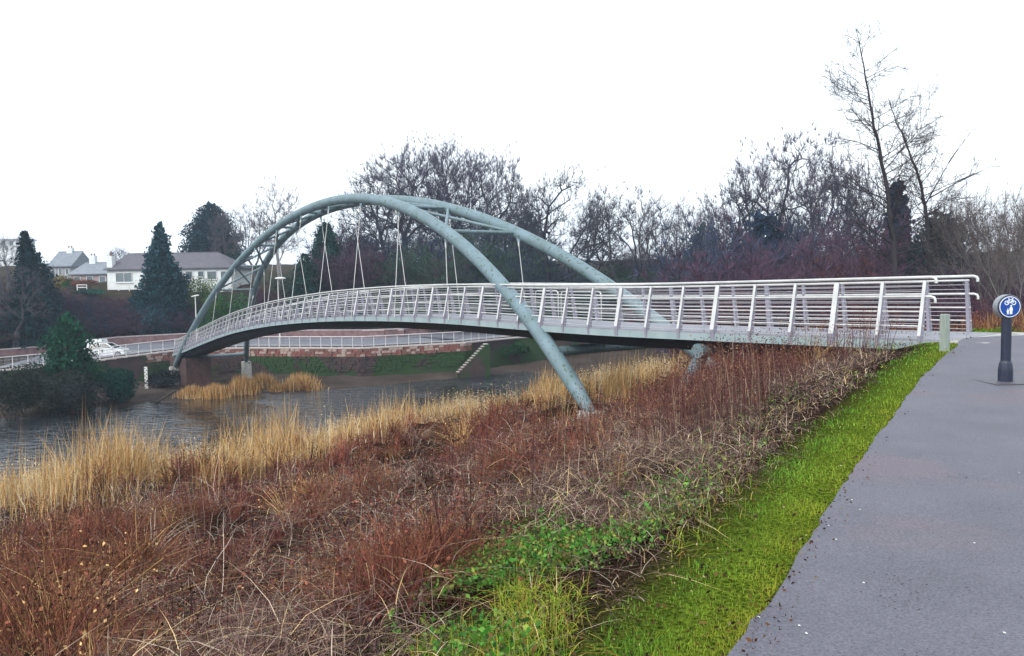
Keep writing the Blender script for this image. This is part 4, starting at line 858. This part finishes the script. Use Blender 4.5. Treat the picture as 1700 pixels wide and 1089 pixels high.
# saplings at the right edge
P_['sap'] = [bare_proto('bare_sapling', 150+i, 8, (.16, .15, .14), (.10, .08, .08), trunk_frac=.5, spread=.3, up=.5, lv=3, r0=.006, nk=(4, 5), tw=12, twl=.07, tww=.0022, poles=2) for i in range(3)]; HT['sap'] = 8
SAPL = ['leftmost thin pale sapling left of the bollard head', 'thin pale sapling rising straight over the bollard sign', 'tall pale sapling just right of the bollard sign', 'pale sapling cut by the right edge of the picture', 'low pale sapling above the end of the far handrail', 'short pale sapling close left of the bollard head', 'short pale sapling right behind the bollard head', 'pale sapling outside the right edge, its twigs reaching in', 'outermost pale sapling beyond the right edge', '']
for i_, (x, y, Y) in enumerate(((1628, 320, 42), (1655, 300, 40), (1682, 296, 34), (1698, 330, 30), (1610, 352, 46), (1645, 360, 36), (1670, 340, 44), (1712, 280, 38), (1738, 310, 33))):
    tree('sap', rr.randrange(3), x, y, Y, .8, SAPL[i_], 'sapling', 'pale saplings at the right edge')
# the two near alders, trunks followed limb by limb
def alder(pts, Y, label, seed, r0, side_n, reach, extra=()):
    r = np.random.default_rng(seed); T = [np.array(at(x, y, Y)) for x, y in pts]; b = T[0].copy(); g = gz(b[0], b[1]); T = [np.array([b[0]+.3, b[1], g-.2])]+T; org = np.array([T[0][0], T[0][1], g]); T = [t-org for t in T]
    L_ = np.cumsum([0]+[np.linalg.norm(T[i+1]-T[i]) for i in range(len(T)-1)]); tot = L_[-1]; tr = []; n = 26
    def pt(f): return np.array([np.interp(f*tot, L_, [t[j] for t in T]) for j in range(3)])
    P = [pt(i/n)+(r.normal(size=3)*.035 if 0 < i < n else 0) for i in range(n+1)]
    for i in range(n): tr.append((P[i], P[i+1], r0*(1-.93*i/n), r0*(1-.93*(i+1)/n)))
    limbs = []; TPs, TDs, TLs = [], [], []
    def br_(p, d, ln, rad, l):
        q = p; ns = 5 if ln > 1.6 else 3
        for i in range(ns):
            d = unit(d+r.normal(size=3)*.085+np.array([0, 0, .06])); q2 = q+d*ln/ns; limbs.append((q, q2, max(rad*(1-.16*i), .008), max(rad*(1-.16*(i+1)), .007)))
            if l < 2 and i > 0 and ln > .7:
                for _ in range(2 if l == 0 else (r.random() < .45)): a = unit(np.cross(d, r.normal(size=3))); br_(q2, unit(d*.75+a*.7), ln*(.42 if l == 0 else .5)*r.uniform(.6, 1.2), rad*.45, l+1)
            q = q2
            for _ in range(2+2*(l > 0)): TPs.append(q+(r.random()-.5)*(d*ln/ns)); TDs.append(unit(d+r.normal(size=3)*.8)); TLs.append(r.uniform(.15, .5))
    for i in range(side_n):
        f = .22+.76*(i/side_n)**.85; az = r.uniform(0, 2*math.pi); el = r.uniform(.2, .85); p = pt(f); ln = reach*(1.03-f)**.75*r.uniform(.45, 1.1)+.25
        br_(p, unit(np.array([math.cos(az), math.sin(az)*.8, el])), ln, r0*.2*(1-f)+.012, 0)
    for pe in extra:
        E2 = [np.array(at(x, y, Y))-org for x, y in pe]
        for a, c in zip(E2[:-1], E2[1:]): limbs.append((a, c, .045, .022)); br_(c, unit(c-a), 1.2, .018, 0)
    V1, Q1 = tube_np(tr, 8); V2, Q2 = tube_np(limbs, 4); TPs, TDs, TLs = map(np.array, (TPs, TDs, TLs)); Vt, Ft = twigs_np(TPs, TDs, TLs, np.full(len(TPs), .012), r)
    k = r.choice(len(TPs), int(len(TPs)*.6), replace=False); cp = TPs[k]+TDs[k]*TLs[k][:, None]; Vc, Qc = leaves_np(cp, .05, r)
    o = empty('alder_tree', tuple(org)); join_build('trunk', [(V1, Q1, (.05, .045, .05))], BARK, o); join_build('crown', [(V2, Q2, (.045, .04, .045)), (Vt, Ft, (.05, .04, .045))], BARK, o); join_build('catkins', [(Vc, Qc, (.04, .03, .03))], BARK, o)
    tag(o, label, 'tree')
alder([(1490, 480), (1482, 387), (1471, 295), (1460, 245), (1450, 202), (1441, 150), (1433, 104), (1421, 48)], 44, 'tall thin bare alder leaning left high above everything on the right', 5, .22, 58, 5.6, [[(1483, 400), (1520, 375), (1546, 350)], [(1478, 350), (1440, 320), (1400, 290)]])
alder([(1546, 470), (1541, 380), (1533, 330), (1518, 273), (1503, 240), (1492, 210), (1482, 185), (1474, 160)], 46, 'second bare alder, shorter, leaning left just right of the tall one', 6, .19, 48, 5.2, [[(1541, 330), (1590, 302), (1625, 286)], [(1536, 340), (1575, 270), (1592, 245)]])
for r_ in PLACED:
    if '_used' in r_: del r_['_used']

# ------------------------------------------------------------------ scrub, reeds and grass of the near bank
def polar(n, r0, r1, a0, a1, seed, pw=0):
    r = np.random.default_rng(seed); u = r.random(n); R = r0*(r1/r0)**u; Aa = np.radians(r.uniform(a0, a1, n)); return R*np.sin(Aa), R*np.cos(Aa), R
def where(X, Y):
    P = np.stack([X, Y], -1); d = sdist(P, EDGE); q = X*WN[0]+Y*WN[1]; return d, np.clip(d/np.maximum(d+np.maximum(QN-q, 0), .1), 0, 1.2), q
def blades(name, X, Y, Hh, Wd, col, seed, bend=.35, lean=(0, 0), segs=3, z0=None, label=None, cat=None, droop=1.0, spread=1.0, kind='stuff', zs=1.0):
    r = np.random.default_rng(seed); N = len(X); Z = ground_z(X, Y) if z0 is None else z0; az = r.uniform(0, 2*math.pi, N); tilt = np.minimum(np.abs(r.normal(size=N))*bend, 1.7)*np.minimum(1, .55/np.maximum(Hh, .01)*1.2 if bend > 1 else 1)
    dx = np.cos(az)*tilt+lean[0]; dy = np.sin(az)*tilt+lean[1]; sa = r.uniform(0, math.pi, N); sx, sy = np.cos(sa)*Wd/2, np.sin(sa)*Wd/2; V = []; lv = np.linspace(0, 1, segs+1)
    for t in lv:
        zz = Hh*(t-droop*.5*t*t*np.minimum(tilt*1.6, 1.9)); ox = Hh*(dx*t*t*.8+dx*.25*t)*spread; oy = Hh*(dy*t*t*.8+dy*.25*t)*spread; w = 1-.55*t
        c = np.stack([X+ox, Y+oy, Z+zz*zs-.02], -1); s_ = np.stack([sx*w, sy*w, 0*sx], -1)
        if t < 1: V += [c-s_, c+s_]
        else: V += [c]
    V = np.stack(V, 1); m = V.shape[1]; V = V.reshape(-1, 3); base = np.arange(N)[:, None]*m; F4 = []
    for i in range(segs-1): F4.append(np.concatenate([base+2*i, base+2*i+1, base+2*i+3, base+2*i+2], 1))
    F4 = np.stack(F4, 1).reshape(-1, 4) if F4 else np.zeros((0, 4), int); i = segs-1; F3 = np.concatenate([base+2*i, base+2*i+1, base+2*i+2], 1)
    tt = np.repeat(lv, 2)[:-1]; C = np.repeat(np.asarray(col), m, 0).reshape(N, m, 3); C = C.reshape(-1, 3)
    o = mesh_np(name, V, np.concatenate([F4.ravel(), F3.ravel()]), np.concatenate([np.full(len(F4), 4), np.full(len(F3), 3)]), GRASS, cols=C)
    return tag(o, label, cat, kind=kind)
def pick(cols, wts, n, r, var=.3): c = np.array(cols)[r.choice(len(cols), n, p=np.array(wts)/sum(wts))]; return c*r.uniform(1-var, 1+var, (n, 1))
TAN, STRAW, PALE, OCH = (.52, .33, .14), (.66, .47, .23), (.68, .58, .40), (.44, .23, .07)
RED1, RED2, BRN, DKB = (.22, .078, .048), (.14, .042, .036), (.17, .085, .042), (.035, .02, .014)
HOLES = []
for hx_, hy_, hz_, hr_ in ((650, 1000, -1.75, .42), (560, 985, -1.8, .3), (860, 838, -1.9, .6), (740, 1010, -1.5, .22), (300, 960, -2.6, .5), (480, 905, -2.6, .45), (1040, 770, -1.5, .4), (1010, 930, -1.0, .22), (180, 1010, -2.4, .3), (700, 880, -2.1, .35)):
    t_ = at(hx_, hy_, 1.0)-Vector((0, 0, ZC)); p_ = t_*((hz_-ZC)/t_.z); HOLES.append((p_.x, p_.y, hr_))
def holes(X, Y):
    m = np.ones(len(X))
    for x, y, r in HOLES: m *= 1-.95*np.clip(1.6-np.hypot(X-x, Y-y)/r, 0, 1)
    return m
def zone(n, r0, r1, a0, a1, seed, fn):                       # keep candidates with probability fn(d, r, X, Y)
    X, Y, R = polar(n, r0, r1, a0, a1, seed); d, rr_, q = where(X, Y); k = np.random.default_rng(seed+1).random(n) < fn(d, rr_, X, Y, q)*(holes(X, Y) if seed in (321, 326, 341) else 1); return X[k], Y[k], R[k], d[k], rr_[k]
def wid(R, w, px=.0011): return np.maximum(w, R*px)
def redmask(X, Y): return np.clip((fbm(X*.28+3, Y*.28, 31)-.36)*5, 0, 1)
def bridgeshade(X, Y): return 1.0
# golden reeds along the water
X, Y, R, d, r_ = zone(330000, 11, 70, -42, 34, 301, lambda d, r, X, Y, q: np.clip((r-.47+(fbm(X*.28, Y*.28, 41)-.5)*.6)*8, 0, 1)*(r < .985)*(q < QN-.2)*np.clip((fbm(X*.7, Y*.7, 43)-.3)*3, .06, 1)*.8)
g = np.random.default_rng(1); Hh = (1+.22*np.clip(-X/8, 0, 1))*(.25+1.9*np.clip(fbm(X*.38, Y*.38, 42)*2.0-.6, 0, 1))*g.uniform(.6, 1.25, len(X))*np.clip((1.0-r_)*9, .4, 1)
blades('reed_bed', X, Y, Hh, wid(R, .008, .0009), pick([TAN, STRAW, OCH, PALE], [5, 4, 2.2, 1], len(X), g), 2, bend=.26, lean=(.05, -.02), segs=2, label='golden brown reeds and dry grass along the near edge of the river', cat='reeds')
print('reeds', len(X))
X, Y, R, d, r_ = zone(260000, 12, 60, -42, 30, 311, lambda d, r, X, Y, q: np.clip((r-.62)*8, 0, 1)*(r < .97)*np.clip((fbm(X*.5, Y*.5, 44)-.42)*4, 0, .5))
g = np.random.default_rng(3); Hh = g.uniform(.75, 1.0, len(X))+.75*g.random(len(X))**3; blades('tall_reed_stalks', X, Y, Hh, wid(R, .006, .0007), pick([PALE, STRAW], [3, 1], len(X), g, .2), 4, bend=.12, lean=(-.12, .02), segs=2, label='tall pale reed stalks standing above the golden reeds by the water', cat='reeds')
k = np.repeat(np.arange(len(X)), 2); Zt = ground_z(X, Y); t_ = g.uniform(.86, 1.0, len(k)); Pp = np.stack([X[k]-.12*Hh[k]+g.normal(size=len(k))*.04, Y[k]+g.normal(size=len(k))*.04, Zt[k]+Hh[k]*t_*.97], -1); Vl, Ql = leaves_np(Pp, np.maximum(.03, R[k][:, None]*.0017), g, 0)
tag(mesh_np('reed_plumes', Vl, Ql.ravel(), np.full(len(Ql), 4), LEAF, cols=np.repeat(pick([PALE, STRAW, (.3, .18, .1)], [3, 2, 1], len(k), g, .25), 4, 0)), 'pale feathery seed plumes on the tallest reeds', 'reed plumes', kind='stuff')
print('stalks', len(X))
# red brown scrub (dock, willowherb and dead balsam): plants that fan out from their own roots
def clumps(name, n, r0, r1, a0, a1, seed, fn, per, hmin, hmax, fan, w, cols, wts, label, cat, segs=3, hfn=None, bendk=1.0, rootr=.12):
    X, Y, R, d, r_ = zone(n, r0, r1, a0, a1, seed, fn); g = np.random.default_rng(seed+7); nc = len(X); hc = g.uniform(hmin, hmax, nc)*(1 if hfn is None else hfn(X, Y, d, r_)); cc = pick(cols, wts, nc, g, .35)
    k = np.repeat(np.arange(nc), per); N = len(k); az = g.uniform(0, 2*math.pi, N); lay = g.uniform(0, 2*math.pi, nc)[k]; az = np.where(g.random(N) < .35, lay+g.normal(size=N)*.5, az)
    rr0 = rootr*hc[k]*g.random(N)**.5; bx = X[k]+rr0*np.cos(az); by = Y[k]+rr0*np.sin(az); H_ = hc[k]*g.uniform(.45, 1.15, N); t_ = np.minimum(fan*np.abs(g.normal(size=N)), 1.15); Z = ground_z(bx, by); sa = az+math.pi/2+g.normal(size=N)*.6; W_ = np.maximum(w, R[k]*.00088)
    sx, sy = np.cos(sa)*W_/2, np.sin(sa)*W_/2; V = []; wob = g.normal(size=(N, 2))*.05
    for i, t in enumerate(np.linspace(0, 1, segs+1)):
        o = H_*(t_*t*.55+t_*t*t*.75*bendk); zz = H_*(t-.42*t*t*np.minimum(t_*1.5, 2.1)*bendk); c = np.stack([bx+np.cos(az)*o+H_*wob[:, 0]*math.sin(t*5), by+np.sin(az)*o+H_*wob[:, 1]*math.sin(t*4), Z+zz-.02], -1); s_ = np.stack([sx, sy, 0*sx], -1)*(1-.6*t)
        V += [c-s_, c+s_] if t < 1 else [c]
    V = np.stack(V, 1); m = V.shape[1]; base = np.arange(N)[:, None]*m; F4 = np.stack([np.concatenate([base+2*i, base+2*i+1, base+2*i+3, base+2*i+2], 1) for i in range(segs-1)], 1).reshape(-1, 4); i = segs-1; F3 = np.concatenate([base+2*i, base+2*i+1, base+2*i+2], 1)
    C = np.repeat(cc[k]*g.uniform(.6, 1.45, (N, 1)), m, 0); V = V.reshape(-1, 3); P3 = V.reshape(N, m, 3)
    o = mesh_np(name, V, np.concatenate([F4.ravel(), F3.ravel()]), np.concatenate([np.full(len(F4), 4), np.full(len(F3), 3)]), GRASS, cols=C); tag(o, label, cat, kind='stuff'); print(name, nc, N)
    return P3, R[k], cc[k]
P3, Rk, ck = clumps('brown_scrub', 14000, 4.6, 60, -42, 40, 321, lambda d, r, X, Y, q: np.clip((d-1.7)/1.4, 0, 1)*np.clip((.60-r)*6, 0, 1)*(.1+.9*redmask(X, Y))*np.clip((fbm(X*.75+2, Y*.75, 66)-.44)*9, .03, 1), 52, .35, .95, .8, .006, [RED1, RED2, BRN, DKB, (.2, .085, .045), TAN], [4, 4.5, 3, 2, 2.5, .7], 'dense mounds of red brown dead scrub covering the middle of the near bank', 'scrub', 3, lambda X, Y, d, r: (.4+1.5*fbm(X*.45, Y*.45, 46))*np.clip(.35+d/5, 0, 1))
g = np.random.default_rng(77); N = len(P3); kk = np.repeat(np.arange(N), 1); f_ = g.uniform(.45, 1, len(kk)); m_ = P3.shape[1]; A_ = P3[kk, m_-3]; B_ = P3[kk, m_-1]; pos = A_+(B_-A_)*f_[:, None]+g.normal(size=(len(kk), 3))*.025
Vl, Ql = leaves_np(pos, np.maximum(.026, Rk[kk][:, None]*.0019), g); tag(mesh_np('dead_leaves', Vl, Ql.ravel(), np.full(len(Ql), 4), LEAF, cols=np.repeat(ck[kk]*g.uniform(.5, 1.6, (len(kk), 1)), 4, 0)), 'small withered red brown leaves hanging on the scrub mounds', 'leaves', kind='stuff')
clumps('bramble_canes', 750, 6.5, 34, -40, 38, 326, lambda d, r, X, Y, q: np.clip((d-3.2)/1.4, 0, 1)*(r < .6)*np.clip((fbm(X*.5, Y*.5, 61)-.35)*4, 0.05, 1), 8, .7, 1.5, 1.2, .008, [(.30, .22, .18), (.42, .36, .30), (.16, .08, .07)], [3, 2, 3], 'long arching pale dead canes crossing over the scrub', 'canes', 5, None, 1.0)
# fallen tangled pale stems
X, Y, R, d, r_ = zone(260000, 3.2, 30, -42, 38, 341, lambda d, r, X, Y, q: np.clip((d-.5)/.45, 0, 1)*np.clip((.7-r)*6, 0, 1)*np.clip((1.05-redmask(X, Y)*.88), 0, 1)*np.clip((fbm(X*.9, Y*.9, 47)-.25)*2.5, .08, 1))
g = np.random.default_rng(9); n_ = len(X); Zb = ground_z(X, Y)+g.uniform(0, .35, n_)*np.clip(d/2.5, .15, 1)
blades('tangled_stems', X, Y, (g.uniform(.12, .32, n_)+.38*g.random(n_)**3)*np.clip(d/1.8, .3, 1), wid(R, .005, .00075), pick([(.24, .16, .125), (.50, .40, .30), (.14, .075, .07), (.05, .03, .027), STRAW], [3.5, 1.6, 4, 4.5, .8], n_, g, .45), 10, bend=1.3, segs=3, z0=Zb, zs=.55, spread=1.25, label='tangle of fallen pale dead stems between the scrub and the grass verge', cat='dead stems')
print('tangle', n_)
# upright dark stalks with seed heads
X, Y, R, d, r_ = zone(5200, 5, 26, -30, 38, 351, lambda d, r, X, Y, q: np.clip((d-1.6)/2, 0, 1)*(r < .5)*np.clip((fbm(X*.4, Y*.4, 48)-.42)*6, 0, 1)*np.clip(.35+X*.12, .1, 1))
g = np.random.default_rng(11); n_ = len(X); Hs = g.uniform(.6, 1.15, n_); Zs = ground_z(X, Y)
blades('dock_stalks', X, Y, Hs, wid(R, .012, .0012), pick([(.06, .03, .03), (.09, .04, .04), (.12, .07, .05)], [3, 3, 1], n_, g), 12, bend=.1, segs=3, z0=Zs, label='upright dark stalks of dead dock standing above the scrub near the bridge', cat='dock stalks')
k = np.repeat(np.arange(n_), 26); t_ = g.uniform(.5, 1.02, len(k)); Pp = np.stack([X[k]+g.normal(size=len(k))*.045, Y[k]+g.normal(size=len(k))*.045, Zs[k]+Hs[k]*t_], -1); Vl, Ql = leaves_np(Pp, np.maximum(.024, R[k][:, None]*.0016), g)
tag(mesh_np('dock_seed_heads', Vl, Ql.ravel(), np.full(len(Ql), 4), LEAF, cols=np.repeat(pick([(.10, .035, .03), (.14, .05, .04), (.07, .03, .03)], [1, 1, 1], len(k), g), 4, 0)), 'dark red seed heads on the tall dead dock stalks', 'seed heads', kind='stuff')
# tall dock stand in front of the deck
X, Y, R, d, r_ = zone(9000, 8.5, 24, 10, 37, 355, lambda d, r, X, Y, q: np.clip((d-1.1)/.8, 0, 1)*np.clip((6.5-d)/2, 0, 1)*np.clip((fbm(X*.8, Y*.8, 58)-.3)*3, .1, 1)*.5)
g = np.random.default_rng(25); n_ = len(X); Hs = g.uniform(.6, 1.25, n_)*(.7+.6*fbm(X*.6, Y*.6, 59)); Zs = ground_z(X, Y)
blades('dock_stalks', X, Y, Hs, wid(R, .010, .0009), pick([(.08, .035, .035), (.12, .05, .05), (.16, .10, .07), (.3, .2, .14)], [3, 3, 2, 1], n_, g), 26, bend=.16, segs=3, z0=Zs, label='tall stand of dead dock overlapping the lower edge of the deck at right', cat='dock stalks')
k = np.repeat(np.arange(n_), 12); t_ = g.uniform(.4, 1.02, len(k)); Pp = np.stack([X[k]+g.normal(size=len(k))*.05, Y[k]+g.normal(size=len(k))*.05, Zs[k]+Hs[k]*t_], -1); Vl, Ql = leaves_np(Pp, np.maximum(.022, R[k][:, None]*.0013), g)
tag(mesh_np('dock_seed_heads', Vl, Ql.ravel(), np.full(len(Ql), 4), LEAF, cols=np.repeat(pick([(.11, .04, .035), (.16, .07, .05), (.07, .035, .03), (.26, .16, .1)], [3, 2, 2, 1], len(k), g), 4, 0)), 'seed heads on the dead dock stand in front of the deck edge', 'seed heads', kind='stuff'); print('dock', n_)
# verge
GR1, GR2, GR3, YG = (.10, .24, .022), (.18, .36, .045), (.05, .11, .02), (.38, .36, .04)
X, Y, R, d, r_ = zone(330000, 2.6, 24, 4, 42, 361, lambda d, r, X, Y, q: (d > .0)*np.clip((.5+.028*Y+.8*(fbm(X*1.3, Y*1.3, 49)-.5)-d)*5, 0, 1)*(.35+.65*fbm(X*5, Y*5, 54)))
g = np.random.default_rng(13); n_ = len(X); yel = np.clip((.45-d)*2.2, 0, 1)[:, None]*.8*fbm(X*.7, Y*.7, 50)[:, None]*1.5; c = pick([GR1, GR2, GR3, (.16, .09, .03)], [3, 3, 1.5, .35], n_, g, .4)*(.6+.8*fbm(X*1.7, Y*1.7, 57))[:, None]; c = c*(1-np.clip(yel, 0, 1))+np.array(YG)*np.clip(yel, 0, 1)
blades('verge_grass', X, Y, g.uniform(.02, .07, n_)*(.35+1.5*fbm(X*2.6, Y*2.6, 51)), wid(R, .004, .0008), c, 14, bend=.7, segs=2, label='short bright green and mossy grass verge along the left edge of the path', cat='grass')
print('verge', n_)
X, Y, R, d, r_ = zone(230000, 2.4, 8.5, -14, 44, 363, lambda d, r, X, Y, q: (d > .0)*np.clip((.7+.7*(fbm(X*1.1, Y*1.1, 49)-.5)-d)*4, 0.03, 1)*(d < 2.2)*(.25+.75*fbm(X*5, Y*5, 54)))
g = np.random.default_rng(14); n_ = len(X); yel = np.clip((.35-d)*2.5, 0, 1)[:, None]*fbm(X*.7, Y*.7, 50)[:, None]*1.3; c = pick([GR1, GR2, GR3, (.16, .09, .03), (.32, .34, .05)], [3, 3, 1.5, .5, .6], n_, g, .4)*(.55+.9*fbm(X*1.7, Y*1.7, 57))[:, None]; c = c*(1-np.clip(yel, 0, 1))+np.array(YG)*np.clip(yel, 0, 1)
blades('verge_grass', X, Y, g.uniform(.015, .06, n_)*(.35+1.5*fbm(X*2.6, Y*2.6, 51))*(1+np.clip(d-.5, 0, 1)), np.full(n_, .0048), c, 15, bend=.8, segs=2, label='nearest part of the green mossy grass verge at the bottom of the picture', cat='grass')
X, Y, R, d, r_ = zone(70000, 2.8, 20, -8, 40, 371, lambda d, r, X, Y, q: np.clip((d-.45)*2, 0, 1)*np.clip((2.6-d)*.8, 0, 1)*np.clip((fbm(X*1.5, Y*1.5, 52)-.48)*8, 0, 1)*np.clip((7.0-np.hypot(X, Y))/2.5, .08, 1))
g = np.random.default_rng(15); n_ = len(X)
blades('long_grass_tufts', X, Y, g.uniform(.08, .26, n_), wid(R, .0045, .0008), pick([(.34, .37, .04), (.16, .30, .03), (.46, .38, .09), (.08, .18, .02), (.40, .22, .05)], [4, 3, 2, 2, 1], n_, g), 16, bend=1.3, segs=3, label='long yellow green grass tufts flopping over beyond the short verge', cat='grass')
X, Y, R, d, r_ = zone(42000, 2.8, 22, -10, 40, 381, lambda d, r, X, Y, q: np.clip((d-.7)*2, 0, 1)*np.clip((2.7-d)*1.2, 0, 1)*np.clip((8-np.hypot(X, Y))/3, .25, 1)*np.clip((fbm(X*1.5+7, Y*1.5, 53)-.52)*6, 0, 1))
g = np.random.default_rng(17); n_ = len(X); k = np.repeat(np.arange(n_), 6); Z = ground_z(X, Y); Pp = np.stack([X[k]+g.normal(size=len(k))*.03, Y[k]+g.normal(size=len(k))*.03, Z[k]+.02+.16*g.random(len(k))**1.5], -1); Vl, Ql = leaves_np(Pp, np.maximum(.02, R[k][:, None]*.0018)*g.uniform(.3, 1.9, (len(k), 1)), g)
tag(mesh_np('green_weeds', Vl, Ql.ravel(), np.full(len(Ql), 4), LEAF, cols=np.repeat(pick([(.06, .2, .03), (.12, .28, .05), (.04, .11, .03), (.22, .28, .05), (.2, .13, .05)], [3, 3, 2, 2, .6], len(k), g), 4, 0)), 'leafy green nettles and weeds between verge and brown scrub', 'weeds', kind='stuff')
print('weeds', n_)
# dry grass clumps on the far beach
def clump(px, py, Y, w, h, label, seed, n=1500):
    p = at(px, py, Y); g = np.random.default_rng(seed); x = p.x+g.normal(size=n)*w*.3; y = p.y+g.normal(size=n)*w*.25
    o = blades('dry_grass_clump', x, y, h*g.uniform(.5, 1.15, n)*np.exp(-((x-p.x)/w)**2), np.full(n, .05), pick([TAN, OCH, STRAW, RED1], [4, 3, 2, 1.5], n, g), seed, bend=.35, segs=2); tag(o, label, 'grass clump'); del o['kind']; return o
clump(500, 634, 72, 2.6, 1.8, 'rounded tan grass clump on the far beach right of the arch footing', 71)
clump(402, 650, 70, 1.9, 2.0, 'tan grass clump in front of the rear arch footing', 72); clump(356, 656, 68, 2.2, 1.4, 'low russet grass clump on the beach between the arch footings', 73)
clump(436, 636, 73, 1.8, 1.5, 'small brown grass clump just right of the rear arch footing', 74); clump(318, 652, 68, 1.7, 1.2, 'russet grass clump near the front arch footing on the far beach', 75); clump(462, 645, 71, 1.2, .8, 'smallest brown grass tuft between the two larger clumps right of the footing', 76)
# driftwood
M = MB(); a, b, c = at(262, 668, 66), at(280, 655, 67), at(292, 648, 67.5); a.z += .1; M.tube([a, b, c], [.05, .12, .09], 7)
dw = M.build('driftwood_branch', mat('dark_driftwood', (.03, .022, .018), (.06, .045, .035), scale=8), smooth=True); tag(dw, 'dark forked driftwood branch lying at the far waterline', 'driftwood'); MB().tube([b, at(268, 650, 67)], .05, 6).build('twig', mat('dark_driftwood', (0, 0, 0)), dw)
# reddish dead grass and litter where the path meets the wood
g = np.random.default_rng(19); n_ = 26000; X = g.uniform(9.5, 30, n_); Y = g.uniform(17, 34, n_); d, r_, q = where(X, Y); k = (Y > 17.3+(X-11)*.15) & (X > 11.8+(Y-17)*.05) & (d < 30); X, Y = X[k], Y[k]
R = np.hypot(X, Y); blades('dead_bracken', X, Y, g.uniform(.1, .75, len(X)), wid(R, .012, .001), pick([(.25, .11, .05), (.16, .07, .05), (.3, .2, .1), (.08, .05, .04)], [3, 3, 2, 2], len(X), g), 20, bend=.6, segs=2, label='rust brown dead bracken and litter beyond the end of the bridge railings', cat='bracken')
X, Y, R, d, r_ = zone(16000, 2.5, 20, 0, 42, 391, lambda d, r, X, Y, q: (d > -.16)*(np.clip((1.3-d)*4, 0, 1)*.55+.45*(np.abs(d+.02) < .07)))
g = np.random.default_rng(23); Vl, Ql = leaves_np(np.stack([X, Y, np.maximum(ground_z(X, Y), zpath(Y)-.02)+g.uniform(.02, .06, len(X))], -1), np.maximum(.016, R[:, None]*.0014)*g.uniform(.4, 1.5, (len(X), 1)), g)
tag(mesh_np('fallen_leaves', Vl, Ql.ravel(), np.full(len(Ql), 4), LEAF, cols=np.repeat(pick([(.06, .03, .02), (.14, .07, .03), (.03, .02, .015), (.3, .24, .12)], [4, 3, 3, 1], len(X), g), 4, 0)), 'small brown fallen leaves lying in the green verge', 'fallen leaves', kind='stuff')
# litter on the path
g = np.random.default_rng(21); Pts = []
for (cx, cy, sx, sy, n) in ((1590, 797, 22, 6, 46), (1495, 985, 32, 26, 90), (1545, 686, 10, 4, 16), (1530, 1082, 30, 4, 14), (1580, 960, 90, 90, 26), (1600, 740, 70, 60, 14)):
    for _ in range(n):
        x, y = cx+g.normal()*sx, cy+g.normal()*sy; t_ = at(x, y, 1.0)-Vector((0, 0, ZC)); s_ = (ZC-.01-float(zpath(5)))/max(-t_.z, .02); p = t_*s_; 
        if -sdist([[p.x, p.y]], EDGE)[0] > .1: Pts.append((p.x, p.y, float(zpath(p.y))+.012))
Pts = np.array(Pts); Vl, Ql = leaves_np(Pts, np.full((len(Pts), 1), .012), g); Vl[:, 2] = np.repeat(Pts[:, 2], 4)+(Vl[:, 2]-np.repeat(Pts[:, 2], 4))*.2
tag(mesh_np('leaf_litter', Vl, Ql.ravel(), np.full(len(Ql), 4), LEAF, cols=np.repeat(pick([(.03, .015, .012), (.05, .025, .02)], [1, 1], len(Pts), g), 4, 0)), 'scattered dark crumbs of leaf and mud on the path', 'leaf litter', kind='stuff')
M = MB()
for x, y in ((1414, 831), (1428, 846), (1434, 967), (1376, 872), (1388, 895), (1618, 901), (1327, 1038), (1339, 1051), (1692, 788), (1396, 778), (1260, 1024), (1668, 1050)):
    t_ = at(x, y, 1.0)-Vector((0, 0, ZC)); p = t_*((ZC-.006)/-t_.z); z = float(zpath(p.y))+.006; n = 7; ph = g.random()*6; M.poly([(p.x+.006*math.cos(ph+i*6.28/n)*(.7+.5*g.random()), p.y+.009*math.sin(ph+i*6.28/n)*(.7+.5*g.random()), z) for i in range(n)])
tag(M.build('pale_droppings', mat('pale_spot', (.7, .72, .68))), 'small white specks scattered on the wet path', 'specks', kind='stuff')
print('tris', sum(len(o.data.loops)-2*len(o.data.polygons) for o in bpy.data.objects if o.type == 'MESH')); print('unique', sum(len(m.loops)-2*len(m.polygons) for m in bpy.data.meshes if m.users))

by = {}
for o in bpy.data.objects:
    if not o.parent and 'label' in o: by.setdefault(o['label'], []).append(o)
for lab, os_ in by.items():
    if 1 < len(os_) < 4:
        os_.sort(key=lambda o: o.location.x/max(o.location.y, 1))
        for o, w in zip(os_, ['left-hand', 'right-hand'] if len(os_) == 2 else ['left-hand', 'central', 'right-hand']): o['label'] = w+' '+lab
